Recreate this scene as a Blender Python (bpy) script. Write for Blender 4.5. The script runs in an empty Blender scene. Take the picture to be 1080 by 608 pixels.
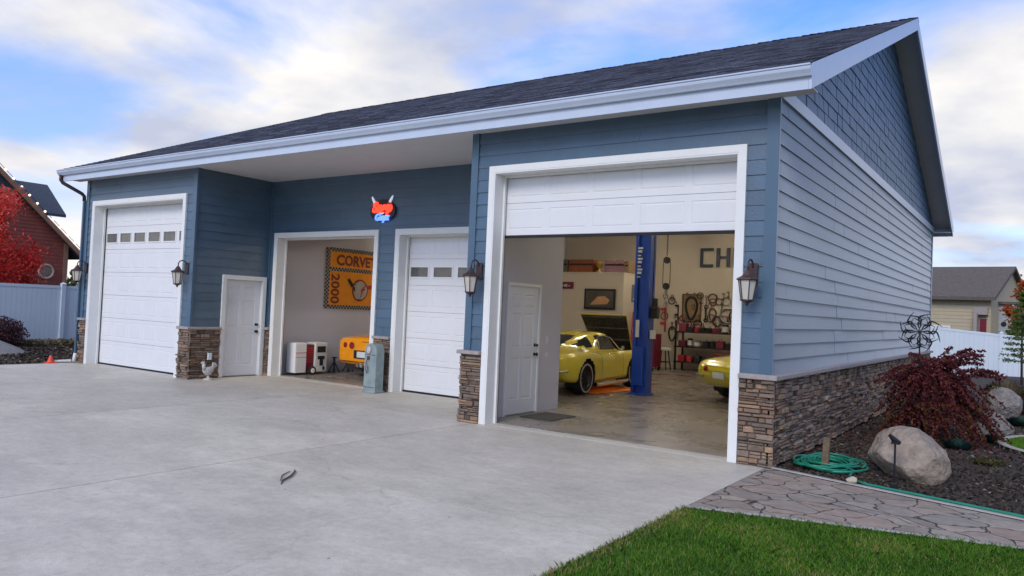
import bpy, bmesh, math, random
import numpy as np
from mathutils import Vector, Matrix, noise
random.seed(7); rng = np.random.default_rng(7)
S = bpy.context.scene; COL = S.collection
PI = math.pi; R = math.radians
OFF = {}

# ------------------------------------------------------------------ materials
def mat(name, c, rough=.6, metal=0., var=.12, vs=3., bump=0., bs=40., spec=.5, emit=None, es=0., coat=0., c2=None, alpha=1., trans=0., detail=5., attr=None, bd=.01):
    m = bpy.data.materials.new(name); m.use_nodes = True
    nt = m.node_tree; N = nt.nodes; L = nt.links; b = N['Principled BSDF']
    b.inputs['Roughness'].default_value = rough; b.inputs['Metallic'].default_value = metal
    b.inputs['Specular IOR Level'].default_value = spec; b.inputs['Coat Weight'].default_value = coat
    b.inputs['Coat Roughness'].default_value = .08
    if trans: b.inputs['Transmission Weight'].default_value = trans
    tc = N.new('ShaderNodeTexCoord')
    if attr:
        a = N.new('ShaderNodeAttribute'); a.attribute_name = attr
        mx = N.new('ShaderNodeMix'); mx.data_type = 'RGBA'; mx.blend_type = 'MULTIPLY'; mx.inputs[0].default_value = 1.
        L.new(a.outputs['Color'], mx.inputs[6])
    if var or c2:
        n = N.new('ShaderNodeTexNoise'); n.inputs['Scale'].default_value = vs; n.inputs['Detail'].default_value = detail
        n.inputs['Roughness'].default_value = .65
        L.new(tc.outputs['Object'], n.inputs['Vector'])
        r = N.new('ShaderNodeValToRGB')
        lo = c2 if c2 else tuple(max(0, x*(1-var)) for x in c); hi = c if c2 else tuple(min(1, x*(1+var)) for x in c)
        r.color_ramp.elements[0].position = .3; r.color_ramp.elements[1].position = .7
        r.color_ramp.elements[0].color = (*lo[:3], 1); r.color_ramp.elements[1].color = (*hi[:3], 1)
        L.new(n.outputs['Fac'], r.inputs['Fac']); src = r.outputs['Color']
        if attr: L.new(src, mx.inputs[7]); src = mx.outputs[2]
        L.new(src, b.inputs['Base Color'])
    else: b.inputs['Base Color'].default_value = (*c[:3], 1)
    if bump:
        n2 = N.new('ShaderNodeTexNoise'); n2.inputs['Scale'].default_value = bs; n2.inputs['Detail'].default_value = 6
        L.new(tc.outputs['Object'], n2.inputs['Vector'])
        bp = N.new('ShaderNodeBump'); bp.inputs['Strength'].default_value = bump; bp.inputs['Distance'].default_value = bd
        L.new(n2.outputs['Fac'], bp.inputs['Height']); L.new(bp.outputs['Normal'], b.inputs['Normal'])
    if emit: b.inputs['Emission Color'].default_value = (*emit, 1); b.inputs['Emission Strength'].default_value = es
    return m
M = {}
M['siding'] = mat('blue_siding', (.052,.105,.160), .36, var=.13, vs=2.2, bump=.3, bs=60, spec=.85, attr='tint')
M['corner'] = mat('blue_trim_paint', (.050,.108,.168), .36, spec=.8, var=.06)
M['shake'] = mat('blue_shake', (.050,.115,.20), .42, var=.12, vs=9, bump=.3, bs=60, attr='tint')
M['white'] = mat('white_trim_paint', (.74,.745,.72), .45, var=.03, vs=4)
M['door'] = mat('white_door_paint', (.70,.705,.71), .4, var=.025, vs=3, bump=.08, bs=90)
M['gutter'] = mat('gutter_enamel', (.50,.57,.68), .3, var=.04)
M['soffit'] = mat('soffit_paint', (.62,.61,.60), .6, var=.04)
M['dark'] = mat('dark_bronze', (.035,.025,.025), .45, metal=.4, var=.2, vs=20)
M['bronze'] = mat('lantern_bronze', (.075,.045,.042), .45, metal=.5, var=.3, vs=30)
M['black'] = mat('black_metal', (.015,.015,.017), .45, metal=.3, var=.2)
M['blackm'] = mat('matt_black', (.012,.012,.013), .8, var=.3)
M['rubber'] = mat('tyre_rubber', (.012,.012,.012), .75, var=.2)
M['chrome'] = mat('chrome', (.75,.75,.76), .14, metal=1, var=.02)
M['darkrim'] = mat('dark_rally_rim', (.06,.055,.05), .35, metal=.8, var=.1)
M['glass'] = mat('dark_glass', (.02,.025,.028), .06, var=.1, spec=.8)
M['wglass'] = mat('door_window_glass', (.10,.095,.085), .12, var=.35, vs=2.5, spec=.8)
M['frost'] = mat('frosted_lantern_glass', (.70,.66,.58), .35, var=.06, vs=8, trans=.25)
M['cream'] = mat('cream_wall_paint', (.58,.52,.42), .7, var=.04, vs=1.2)
M['greyw'] = mat('pale_wall_paint', (.48,.48,.53), .7, var=.04, vs=1.2)
M['blue'] = mat('blue_lift_enamel', (.006,.055,.36), .35, var=.1, vs=6, coat=.3)
M['label'] = mat('pale_sticker', (.62,.64,.6), .6, var=.1)
M['cap'] = mat('sill_stone', (.33,.29,.27), .85, var=.18, vs=14, bump=.4, bs=50)
M['mortar'] = mat('mortar', (.10,.088,.078), .95, var=.2, vs=20)
M['stone'] = mat('ledge_stone', (1.,1.,1.), .88, c2=(.62,.6,.58), vs=16, bump=.8, bs=45, attr='tint')
M['yellow'] = mat('yellow_car_paint', (.74,.62,.05), .22, var=.03, coat=.8)
M['yellow2'] = mat('bright_yellow_paint', (.80,.66,.03), .25, var=.03, coat=.8)
M['orange'] = mat('orange_yellow_paint', (.92,.33,.005), .22, var=.02, coat=.8)
M['orangemat'] = mat('orange_cloth', (.95,.24,.01), .7, var=.06)
for _k in ('siding','corner'):
    _b = M[_k].node_tree.nodes['Principled BSDF']; _b.inputs['Sheen Weight'].default_value = .6; _b.inputs['Sheen Roughness'].default_value = .38; _b.inputs['Sheen Tint'].default_value = (.84,.89,.98,1)
M['redl'] = mat('tail_lamp_red', (.30,.01,.01), .2, var=.05, coat=.5)
M['red'] = mat('red_enamel', (.42,.02,.03), .35, var=.08)
M['maroon'] = mat('maroon_enamel', (.16,.012,.03), .4, var=.1)
M['teal'] = mat('worn_teal_paint', (.30,.35,.34), .6, c2=(.17,.24,.25), vs=7, bump=.2)
M['rust'] = mat('rust', (.13,.06,.03), .8, var=.4, vs=25)
M['ceramic'] = mat('white_ceramic', (.62,.62,.60), .45, c2=(.35,.33,.30), vs=22)
M['wood'] = mat('weathered_wood', (.20,.14,.09), .85, c2=(.10,.065,.04), vs=18, bump=.5)
M['hose'] = mat('green_hose', (.012,.22,.13), .4, var=.15, vs=6)
M['boulder'] = mat('granite_boulder', (.40,.325,.25), .88, c2=(.17,.135,.105), vs=7, bump=1., bs=22, detail=14, bd=.03)
M['boulder2'] = mat('pale_granite', (.33,.30,.28), .88, c2=(.12,.11,.105), vs=9, bump=1., bs=24, detail=14, bd=.04)
M['curb'] = mat('garden_curb', (.36,.335,.30), .85, var=.18, vs=8, bump=.3)
M['vinyl'] = mat('white_vinyl', (.62,.70,.76), .4, var=.03, vs=1.5)
M['redwall'] = mat('barn_red_siding', (.19,.042,.028), .7, var=.18, vs=2)
M['browntrim'] = mat('brown_timber', (.24,.125,.08), .7, var=.15)
M['slate'] = mat('dark_slate_shingles', (.045,.06,.085), .8, var=.3, vs=12)
M['tan'] = mat('tan_siding', (.44,.37,.25), .7, var=.05)
M['shingle2'] = mat('brown_grey_shingles', (.14,.115,.095), .9, c2=(.085,.07,.06), vs=6, detail=9)
M['lilac'] = mat('lilac_grey_siding', (.36,.34,.40), .7, var=.05)
M['greyblue'] = mat('grey_blue_siding', (.33,.36,.38), .7, var=.05)
M['bark'] = mat('bark', (.10,.07,.055), .9, c2=(.045,.03,.025), vs=20, bump=.5)
M['bulb'] = mat('string_bulb', (.9,.85,.7), .5, emit=(1,.85,.6), es=1.2)
M['neonred'] = mat('neon_red', (.9,.05,.02), .5, emit=(1,.05,.02), es=1.5)
M['neonblue'] = mat('neon_blue', (.1,.25,.9), .5, emit=(.14,.30,1), es=1.2)
M['neonwhite'] = mat('neon_white', (.8,.85,.9), .5, emit=(.8,.88,1), es=.35)
M['tube'] = mat('lamp_tube', (1,1,1), .5, emit=(1,.88,.70), es=88)
M['navy'] = mat('navy_letters', (.012,.022,.04), .5, var=.1)
M['brownl'] = mat('brown_letters', (.16,.025,.012), .7, var=.1)
M['banner'] = mat('gold_banner_cloth', (.78,.28,.012), .85, var=.07, vs=6, bump=.2, bs=12)
M['card'] = mat('cardboard', (.25,.17,.09), .85, var=.15, vs=8)
M['cardr'] = mat('red_brown_carton', (.26,.08,.035), .8, var=.2, vs=8)
M['cardg'] = mat('grey_green_carton', (.12,.12,.09), .8, var=.25, vs=10)
M['carp'] = mat('patterned_carton', (.42,.32,.38), .7, c2=(.22,.03,.05), vs=25)
M['gold'] = mat('brass_trophy', (.7,.45,.12), .3, metal=.9, var=.1)
M['mat'] = mat('rubber_door_mat', (.05,.047,.042), .95, var=.3, vs=30, bump=.4)
M['steel'] = mat('worn_steel', (.30,.30,.30), .4, metal=.7, var=.2, vs=12)
M['cone'] = mat('orange_cone_plastic', (.75,.07,.03), .5, var=.05)
M['pvc'] = mat('white_pvc', (.7,.7,.66), .5, var=.05)

def noise_node(N, L, vec, scale, detail=5, rough=.6):
    n = N.new('ShaderNodeTexNoise'); n.inputs['Scale'].default_value = scale; n.inputs['Detail'].default_value = detail
    n.inputs['Roughness'].default_value = rough; L.new(vec, n.inputs['Vector']); return n.outputs['Fac']
def ramp(N, L, fac, stops):
    r = N.new('ShaderNodeValToRGB'); e = r.color_ramp.elements
    while len(e) < len(stops): e.new(.5)
    for k, (p, c) in enumerate(stops): e[k].position = p; e[k].color = (*c, 1) if len(c) == 3 else c
    L.new(fac, r.inputs['Fac']); return r.outputs['Color']
def mixc(N, L, a, b, fac=1., mode='MULTIPLY'):
    m = N.new('ShaderNodeMix'); m.data_type = 'RGBA'; m.blend_type = mode
    if isinstance(fac, (int, float)): m.inputs[0].default_value = fac
    else: L.new(fac, m.inputs[0])
    for s, i in ((a, 6), (b, 7)):
        if isinstance(s, tuple): m.inputs[i].default_value = (*s, 1)
        else: L.new(s, m.inputs[i])
    return m.outputs[2]
def base(name):
    m = bpy.data.materials.new(name); m.use_nodes = True; nt = m.node_tree
    tc = nt.nodes.new('ShaderNodeTexCoord'); g = nt.nodes.new('ShaderNodeNewGeometry')
    return m, nt.nodes, nt.links, nt.nodes['Principled BSDF'], g.outputs['Position']
def g3(v): return (v, v, v)
def concrete(name, tone, rough, stain=.75, slab=False):
    m, N, L, b, P = base(name)
    mp = N.new('ShaderNodeMapping'); mp.inputs['Scale'].default_value = (.8, 1.15, 1); L.new(P, mp.inputs['Vector'])
    a = ramp(N, L, noise_node(N, L, mp.outputs[0], .7, 9, .68), [(.34, g3(stain)), (.5, g3(.93)), (.66, g3(1.08))])
    s = ramp(N, L, noise_node(N, L, mp.outputs[0], 4., 9, .75), [(.3, (.84,.83,.81)), (.62, (1.04,1.03,1.02))])
    sp = ramp(N, L, noise_node(N, L, P, 90, 3, .6), [(.35, g3(.9)), (.6, g3(1.05))])
    v = N.new('ShaderNodeTexVoronoi'); v.inputs['Scale'].default_value = 1.6; L.new(P, v.inputs['Vector'])
    d = ramp(N, L, v.outputs['Distance'], [(.010, g3(.35)), (.028, g3(1.))])
    c = mixc(N, L, mixc(N, L, mixc(N, L, mixc(N, L, tone, a), s), sp), d)
    if slab:
        wv = N.new('ShaderNodeTexNoise'); wv.inputs['Scale'].default_value = 1.; wv.inputs['Detail'].default_value = 4
        mb_ = N.new('ShaderNodeMapping'); mb_.inputs['Scale'].default_value = (160, 2.2, 1); L.new(P, mb_.inputs['Vector']); L.new(mb_.outputs[0], wv.inputs['Vector'])
        c = mixc(N, L, c, ramp(N, L, wv.outputs['Fac'], [(.35, g3(.95)), (.65, g3(1.03))]))
        at = N.new('ShaderNodeAttribute'); at.attribute_name = 'tint'; c = mixc(N, L, c, at.outputs['Color'])
        # hairline cracks, warped
        wz = N.new('ShaderNodeTexNoise'); wz.inputs['Scale'].default_value = 1.3; wz.inputs['Detail'].default_value = 8; L.new(P, wz.inputs['Vector'])
        wa = N.new('ShaderNodeVectorMath'); wa.operation = 'MULTIPLY_ADD'; L.new(wz.outputs['Color'], wa.inputs[0]); wa.inputs[1].default_value = (1.1,1.1,0); L.new(P, wa.inputs[2])
        ve = N.new('ShaderNodeTexVoronoi'); ve.feature = 'DISTANCE_TO_EDGE'; ve.inputs['Scale'].default_value = .16; L.new(wa.outputs[0], ve.inputs['Vector'])
        c = mixc(N, L, c, ramp(N, L, ve.outputs['Distance'], [(.0002, g3(.86)), (.0007, g3(1.))]))
        # drips and spots of oil
        c = mixc(N, L, c, ramp(N, L, noise_node(N, L, P, 1.9, 10, .72), [(.27, (.66,.63,.60)), (.37, g3(1.))]))
        c = mixc(N, L, c, ramp(N, L, noise_node(N, L, P, 14, 6, .8), [(.30, g3(.82)), (.55, g3(1.03))]))
    L.new(c, b.inputs['Base Color'])
    rr = N.new('ShaderNodeMapRange'); rr.inputs['To Min'].default_value = rough-.12; rr.inputs['To Max'].default_value = rough+.12
    L.new(noise_node(N, L, mp.outputs[0], 1.4, 5), rr.inputs['Value']); L.new(rr.outputs[0], b.inputs['Roughness'])
    bp = N.new('ShaderNodeBump'); bp.inputs['Strength'].default_value = .25; bp.inputs['Distance'].default_value = .004
    L.new(noise_node(N, L, P, 70, 5), bp.inputs['Height']); L.new(bp.outputs['Normal'], b.inputs['Normal'])
    return m
M['concrete'] = concrete('broom_finished_concrete', (.61,.560,.465), .58, .80, True)
M['apron'] = concrete('threshold_concrete', (.55,.525,.46), .6, .9)
M['floor'] = concrete('sealed_garage_floor', (.25,.222,.188), .28, .55)
def flagstone():
    m, N, L, b, P = base('stamped_flagstone')
    nz = N.new('ShaderNodeTexNoise'); nz.inputs['Scale'].default_value = 3.; nz.inputs['Detail'].default_value = 3; L.new(P, nz.inputs['Vector'])
    sub = N.new('ShaderNodeVectorMath'); sub.operation = 'MULTIPLY_ADD'; L.new(nz.outputs['Color'], sub.inputs[0]); sub.inputs[1].default_value = (.30,.30,0)
    L.new(P, sub.inputs[2])
    mp = N.new('ShaderNodeMapping'); mp.inputs['Scale'].default_value = (1., 1.25, 0); L.new(sub.outputs[0], mp.inputs['Vector'])
    v = N.new('ShaderNodeTexVoronoi'); v.feature = 'DISTANCE_TO_EDGE'; v.inputs['Scale'].default_value = 2.7; L.new(mp.outputs[0], v.inputs['Vector'])
    v2 = N.new('ShaderNodeTexVoronoi'); v2.inputs['Scale'].default_value = 2.7; L.new(mp.outputs[0], v2.inputs['Vector'])
    sx = N.new('ShaderNodeSeparateColor'); L.new(v2.outputs['Color'], sx.inputs[0])
    cell = ramp(N, L, sx.outputs[0], [(0., (.27,.225,.175)), (.3, (.36,.28,.215)), (.55, (.29,.255,.205)), (.8, (.39,.325,.25)), (1., (.33,.245,.18))])
    mot = ramp(N, L, noise_node(N, L, P, 7, 8, .7), [(.32, (.72,.70,.70)), (.66, (1.12,1.1,1.08))])
    c = mixc(N, L, cell, mot)
    br = noise_node(N, L, P, 4.5, 3)
    ad = N.new('ShaderNodeMath'); ad.operation = 'MULTIPLY_ADD'; L.new(br, ad.inputs[0]); ad.inputs[1].default_value = .05; 
    L.new(v.outputs['Distance'], ad.inputs[2])
    j = ramp(N, L, ad.outputs[0], [(.030, g3(.10)), (.050, g3(1.))])
    L.new(mixc(N, L, c, j), b.inputs['Base Color']); b.inputs['Roughness'].default_value = .7
    h = N.new('ShaderNodeMath'); h.operation = 'MULTIPLY_ADD'; L.new(noise_node(N, L, P, 22, 6), h.inputs[0]); h.inputs[1].default_value = .3
    sj = N.new('ShaderNodeSeparateColor'); L.new(j, sj.inputs[0]); L.new(sj.outputs[0], h.inputs[2])
    bp = N.new('ShaderNodeBump'); bp.inputs['Strength'].default_value = .9; bp.inputs['Distance'].default_value = .02
    L.new(h.outputs[0], bp.inputs['Height']); L.new(bp.outputs['Normal'], b.inputs['Normal'])
    return m
M['flag'] = flagstone()
def soil(name, c1, c2, sc, bump=1.):
    m, N, L, b, P = base(name)
    a = ramp(N, L, noise_node(N, L, P, sc, 8, .75), [(.35, c1), (.65, c2)])
    L.new(mixc(N, L, a, ramp(N, L, noise_node(N, L, P, .5, 4), [(.3, g3(.8)), (.7, g3(1.15))])), b.inputs['Base Color'])
    b.inputs['Roughness'].default_value = .95
    bp = N.new('ShaderNodeBump'); bp.inputs['Strength'].default_value = bump; bp.inputs['Distance'].default_value = .03
    L.new(noise_node(N, L, P, sc*.8, 8, .8), bp.inputs['Height']); L.new(bp.outputs['Normal'], b.inputs['Normal'])
    return m
M['mulch'] = soil('bark_mulch', (.026,.019,.014), (.088,.066,.050), 38)
M['soil'] = soil('brown_soil', (.05,.038,.028), (.12,.092,.07), 14)
M['meadow'] = soil('rough_grass_ground', (.030,.048,.014), (.085,.09,.035), 9)
M['turf'] = soil('turf_base', (.018,.045,.008), (.05,.10,.018), 30)
M['gravel'] = soil('grey_gravel', (.17,.165,.155), (.33,.32,.30), 26)
def leafmat(name, stops, trans=.25, rough=.6):
    m, N, L, b, P = base(name)
    a = N.new('ShaderNodeAttribute'); a.attribute_name = 'tint'
    s = N.new('ShaderNodeSeparateColor'); L.new(a.outputs['Color'], s.inputs[0])
    L.new(ramp(N, L, s.outputs[0], stops), b.inputs['Base Color']); b.inputs['Roughness'].default_value = rough
    b.inputs['Specular IOR Level'].default_value = .25
    tr = N.new('ShaderNodeBsdfTranslucent'); L.new(b.inputs['Base Color'].links[0].from_socket, tr.inputs['Color'])
    mx = N.new('ShaderNodeMixShader'); mx.inputs[0].default_value = trans
    L.new(b.outputs[0], mx.inputs[1]); L.new(tr.outputs[0], mx.inputs[2])
    L.new(mx.outputs[0], N['Material Output'].inputs['Surface'])
    return m
M['blade'] = leafmat('grass_blades', [(0, (.04,.12,.008)), (.55, (.10,.235,.018)), (.9, (.19,.31,.035)), (1, (.34,.27,.10))])
M['maple'] = leafmat('dark_red_maple_leaves', [(0, (.045,.010,.013)), (.5, (.11,.022,.026)), (.85, (.19,.04,.04)), (.93, (.10,.035,.012)), (1, (.14,.06,.012))])
M['redleaf'] = leafmat('bright_red_leaves', [(0, (.36,.02,.018)), (.5, (.70,.06,.045)), (1, (.88,.24,.18))], .45)
M['purple'] = leafmat('purple_barberry_leaves', [(0, (.02,.008,.012)), (.6, (.07,.02,.028)), (1, (.13,.05,.05))])
M['conif'] = leafmat('yellow_green_needles', [(0, (.03,.06,.012)), (.5, (.10,.15,.03)), (1, (.22,.26,.06))])
M['green'] = leafmat('green_leaves', [(0, (.02,.045,.012)), (.5, (.05,.09,.02)), (1, (.10,.14,.03))])
M['orleaf'] = leafmat('orange_autumn_leaves', [(0, (.20,.03,.01)), (.5, (.42,.09,.02)), (1, (.5,.2,.04))], .35)
M['fescue'] = leafmat('blue_green_grass', [(0, (.02,.05,.04)), (.5, (.045,.11,.09)), (1, (.09,.17,.14))])
M['dry'] = leafmat('dry_tan_grass', [(0, (.10,.08,.04)), (.5, (.20,.16,.09)), (1, (.3,.26,.15))])
M['olive'] = leafmat('olive_creeper', [(0, (.03,.035,.01)), (.5, (.07,.07,.02)), (1, (.12,.10,.04))])
M['chip'] = leafmat('mulch_chips', [(0, (.014,.010,.007)), (.6, (.066,.049,.037)), (.93, (.11,.085,.066)), (1, (.24,.20,.16))], .0, .95)
def roofmat():
    m, N, L, b, P = base('architectural_shingles')
    mp = N.new('ShaderNodeMapping'); mp.inputs['Scale'].default_value = (1, 1.083, 0); L.new(P, mp.inputs['Vector'])
    br = N.new('ShaderNodeTexBrick'); L.new(mp.outputs[0], br.inputs['Vector']); br.inputs['Scale'].default_value = 1.
    br.inputs['Brick Width'].default_value = .30; br.inputs['Row Height'].default_value = .14; br.inputs['Mortar Size'].default_value = .004
    br.inputs['Color1'].default_value = (.007,.010,.024,1); br.inputs['Color2'].default_value = (.078,.088,.128,1); br.inputs['Mortar'].default_value = (.02,.018,.02,1)
    c = mixc(N, L, br.outputs['Color'], ramp(N, L, noise_node(N, L, P, 2.2, 8, .8), [(.3, g3(.5)), (.7, g3(1.5))]))
    c = mixc(N, L, c, ramp(N, L, noise_node(N, L, P, 60, 3), [(.3, g3(.7)), (.7, g3(1.3))]))
    L.new(c, b.inputs['Base Color']); b.inputs['Roughness'].default_value = .85
    bp = N.new('ShaderNodeBump'); bp.inputs['Strength'].default_value = .6; bp.inputs['Distance'].default_value = .01
    L.new(noise_node(N, L, P, 25, 4), bp.inputs['Height']); L.new(bp.outputs['Normal'], b.inputs['Normal'])
    return m
M['roof'] = roofmat()

# ------------------------------------------------------------------ mesh helpers
class MB:
    def __init__(s): s.v = []; s.f = []; s.t = []; s.tint = None
    def add(s, vs, fs, tint=None):
        k = len(s.v); s.v += [tuple(p) for p in vs]; s.f += [tuple(i+k for i in f) for f in fs]; s.t += [tint if tint is not None else (1,1,1)]*len(fs); return s
    def box(s, x0, x1, y0, y1, z0, z1, tint=None, rz=0., rx=0.):
        if x0 > x1: x0, x1 = x1, x0
        if y0 > y1: y0, y1 = y1, y0
        vs = [(x0,y0,z0),(x1,y0,z0),(x1,y1,z0),(x0,y1,z0),(x0,y0,z1),(x1,y0,z1),(x1,y1,z1),(x0,y1,z1)]
        if rz or rx:
            c = Vector(((x0+x1)/2,(y0+y1)/2,(z0+z1)/2)); Mx = Matrix.Rotation(rz,3,'Z') @ Matrix.Rotation(rx,3,'X')
            vs = [tuple(Mx @ (Vector(p)-c) + c) for p in vs]
        return s.add(vs, [(0,3,2,1),(4,5,6,7),(0,1,5,4),(1,2,6,5),(2,3,7,6),(3,0,4,7)], tint)
    def cbox(s, x0, x1, y0, y1, z0, z1, b=.01, tint=None, taper=0.):   # box with chamfered edges
        if x0 > x1: x0, x1 = x1, x0
        if y0 > y1: y0, y1 = y1, y0
        bm = bmesh.new(); bmesh.ops.create_cube(bm, size=1)
        for v in bm.verts:
            k = 1-taper if v.co.z > 0 else 1
            v.co = Vector(((x0+x1)/2+v.co.x*(x1-x0)*k, (y0+y1)/2+v.co.y*(y1-y0)*k, (z0+z1)/2+v.co.z*(z1-z0)))
        bmesh.ops.bevel(bm, geom=list(bm.edges), offset=b, segments=2, affect='EDGES', profile=.5)
        bm.verts.index_update(); s.add([v.co for v in bm.verts], [tuple(v.index for v in f.verts) for f in bm.faces], tint); bm.free(); return s
    def tube(s, pts, r, n=8, closed=False, tint=None):
        pts = [Vector(p) for p in pts]; rs = r if isinstance(r, (list, tuple)) else [r]*len(pts)
        ring = []; m = len(pts); prev = None
        for i, p in enumerate(pts):
            a = pts[(i-1) % m] if (i or closed) else p; b = pts[(i+1) % m] if (i < m-1 or closed) else p
            d = (b-a).normalized() if (b-a).length > 1e-9 else Vector((0,0,1))
            u = prev - d*prev.dot(d) if prev else (d.cross(Vector((0,0,1))) if abs(d.z) < .95 else d.cross(Vector((1,0,0))))
            u.normalize(); w = d.cross(u); prev = u
            ring.append([p + (u*math.cos(2*PI*k/n) + w*math.sin(2*PI*k/n))*rs[i] for k in range(n)])
        vs = [q for rr in ring for q in rr]; fs = []
        for i in range(m if closed else m-1):
            j = (i+1) % m
            for k in range(n): fs.append((i*n+k, i*n+(k+1) % n, j*n+(k+1) % n, j*n+k))
        if not closed: fs += [tuple(range(n))[::-1], tuple((m-1)*n+k for k in range(n))]
        return s.add(vs, fs, tint)
    def lathe(s, prof, c=(0,0,0), axis='z', n=20, tint=None, cap=True):
        vs = []; fs = []
        for (r, h) in prof:
            for k in range(n):
                a = 2*PI*k/n; p = (r*math.cos(a), r*math.sin(a), h)
                if axis == 'x': p = (h, p[0], p[1])
                elif axis == 'y': p = (p[0], h, p[1])
                vs.append((c[0]+p[0], c[1]+p[1], c[2]+p[2]))
        for i in range(len(prof)-1):
            for k in range(n): fs.append((i*n+k, i*n+(k+1) % n, (i+1)*n+(k+1) % n, (i+1)*n+k))
        if cap and prof[0][0] > 1e-4: fs.append(tuple(range(n))[::-1])
        if cap and prof[-1][0] > 1e-4: fs.append(tuple((len(prof)-1)*n+k for k in range(n)))
        return s.add(vs, fs, tint)
    def prism(s, pts, axis, a, b, tint=None):      # polygon in the two other axes, extruded from a to b
        def P(p, h):
            if axis == 'x': return (h, p[0], p[1])
            if axis == 'y': return (p[0], h, p[1])
            return (p[0], p[1], h)
        n = len(pts); vs = [P(p, a) for p in pts]+[P(p, b) for p in pts]
        return s.add(vs, [tuple(range(n)), tuple(range(2*n-1, n-1, -1))]+[(k, (k+1) % n+n if 0 else k+n, (k+1) % n+n, (k+1) % n) for k in range(n)], tint)
    def xf(s, fn): s.v = [tuple(fn(Vector(p))) for p in s.v]; return s
    def build(s, name, m, parent=None, smooth=False, off=None, kind=None):
        if parent is not None: off = OFF.get(parent.name, Vector((0,0,0)))
        elif off is None:
            a = np.array(s.v); off = Vector(((a[:,0].min()+a[:,0].max())/2, (a[:,1].min()+a[:,1].max())/2, a[:,2].min()))
        off = Vector(off)
        me = bpy.data.meshes.new(name); me.from_pydata([(p[0]-off.x, p[1]-off.y, p[2]-off.z) for p in s.v], [], s.f)
        if any(t != (1,1,1) for t in s.t):
            ca = me.color_attributes.new('tint', 'FLOAT_COLOR', 'CORNER'); arr = []
            for f, t in zip(s.f, s.t): arr += [t[0], t[1], t[2], 1.]*len(f)
            ca.data.foreach_set('color', arr)
        bm = bmesh.new(); bm.from_mesh(me); bmesh.ops.recalc_face_normals(bm, faces=bm.faces); bm.to_mesh(me); bm.free()
        me.materials.append(m)
        if smooth: me.shade_smooth() if smooth is True else me.set_sharp_from_angle(angle=R(smooth)) or None
        if smooth and smooth is not True:
            me.shade_smooth(); me.set_sharp_from_angle(angle=R(smooth))
        o = bpy.data.objects.new(name, me); COL.objects.link(o)
        if parent is not None: o.parent = parent
        else: o.location = off
        OFF[o.name] = off
        if kind: o['kind'] = kind
        return o
def build_each(mb, name, m, parent, **k):      # one object per separate piece
    n = len(mb.v); P = list(range(n))
    def fd(i):
        while P[i] != i: P[i] = P[P[i]]; i = P[i]
        return i
    for f in mb.f:
        for i in f[1:]: P[fd(i)] = fd(f[0])
    comp = {}
    for fi, f in enumerate(mb.f): comp.setdefault(fd(f[0]), []).append(fi)
    L = []
    for fs in comp.values():
        a = np.array([mb.v[i] for fi in fs for i in mb.f[fi]]); L.append([a.min(0)-.003, a.max(0)+.003, list(fs)])
    ch = True
    while ch:
        ch = False
        for i in range(len(L)):
            for j in range(len(L)-1, i, -1):
                if (L[i][0] < L[j][1]).all() and (L[j][0] < L[i][1]).all():
                    L[i] = [np.minimum(L[i][0], L[j][0]), np.maximum(L[i][1], L[j][1]), L[i][2]+L[j][2]]; del L[j]; ch = True
    out = []
    for _, _, fs in L:
        q = MB(); mp_ = {}
        for fi in fs:
            for i in mb.f[fi]:
                if i not in mp_: mp_[i] = len(q.v); q.v.append(mb.v[i])
            q.f.append(tuple(mp_[i] for i in mb.f[fi])); q.t.append(mb.t[fi])
        out.append(q.build(name, m, parent, **k))
    return out
def tag(o, label, cat, group=None):
    o['label'] = label; o['category'] = cat
    if group: o['group'] = group
    return o
def thing(name, label, cat, loc=(0,0,0), rz=0., group=None, local=False):
    o = bpy.data.objects.new(name, None); COL.objects.link(o); o.empty_display_size = .2
    o.location = loc; o.rotation_euler[2] = rz; OFF[o.name] = Vector((0,0,0)) if local else Vector(loc)
    return tag(o, label, cat, group)
def dup(root, loc, rz, label, group=None):
    def cp(o, par):
        c = o.copy(); COL.objects.link(c)
        if par: c.parent = par
        for ch in [x for x in bpy.data.objects if x.parent == o and x != c]: cp(ch, c)
        return c
    r = cp(root, None); r.location = loc; r.rotation_euler[2] = rz; r['label'] = label
    if group: r['group'] = group
    return r
def text_mb(txt, size, depth, bold=0., shear=0.):
    cu = bpy.data.curves.new('t', 'FONT'); cu.body = txt; cu.size = size; cu.extrude = depth/2; cu.align_x = 'CENTER'; cu.align_y = 'CENTER'
    cu.offset = bold; cu.shear = shear; cu.resolution_u = 3
    o = bpy.data.objects.new('t', cu); COL.objects.link(o); dg = bpy.context.evaluated_depsgraph_get()
    me = bpy.data.meshes.new_from_object(o.evaluated_get(dg)); mb = MB(); mb.add([v.co[:] for v in me.vertices], [tuple(p.vertices) for p in me.polygons])
    bpy.data.objects.remove(o); bpy.data.curves.remove(cu); bpy.data.meshes.remove(me); return mb
def merge(*mbs):
    r = MB()
    for m in mbs:
        k = len(r.v); r.v += m.v; r.f += [tuple(i+k for i in f) for f in m.f]; r.t += m.t
    return r

# ------------------------------------------------------------------ dimensions of the garage (metres)
XR, XM, XI, XL = 0., -4.403, -11.404, -15.741     # right corner, right bay's left wall, left bay's right wall, left corner
DEP, RC = 14.57, 1.812                             # depth, recess
ZS, ZG, ZR = 4.234, 4.417, 7.56
OV, EX = .51, .457
CZ = 1.045                                         # top of stone cap
SL = (ZR-ZG)/(DEP/2+OV)
def zroof(y): return ZG + (min(y, DEP-y)+OV)*SL

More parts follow.
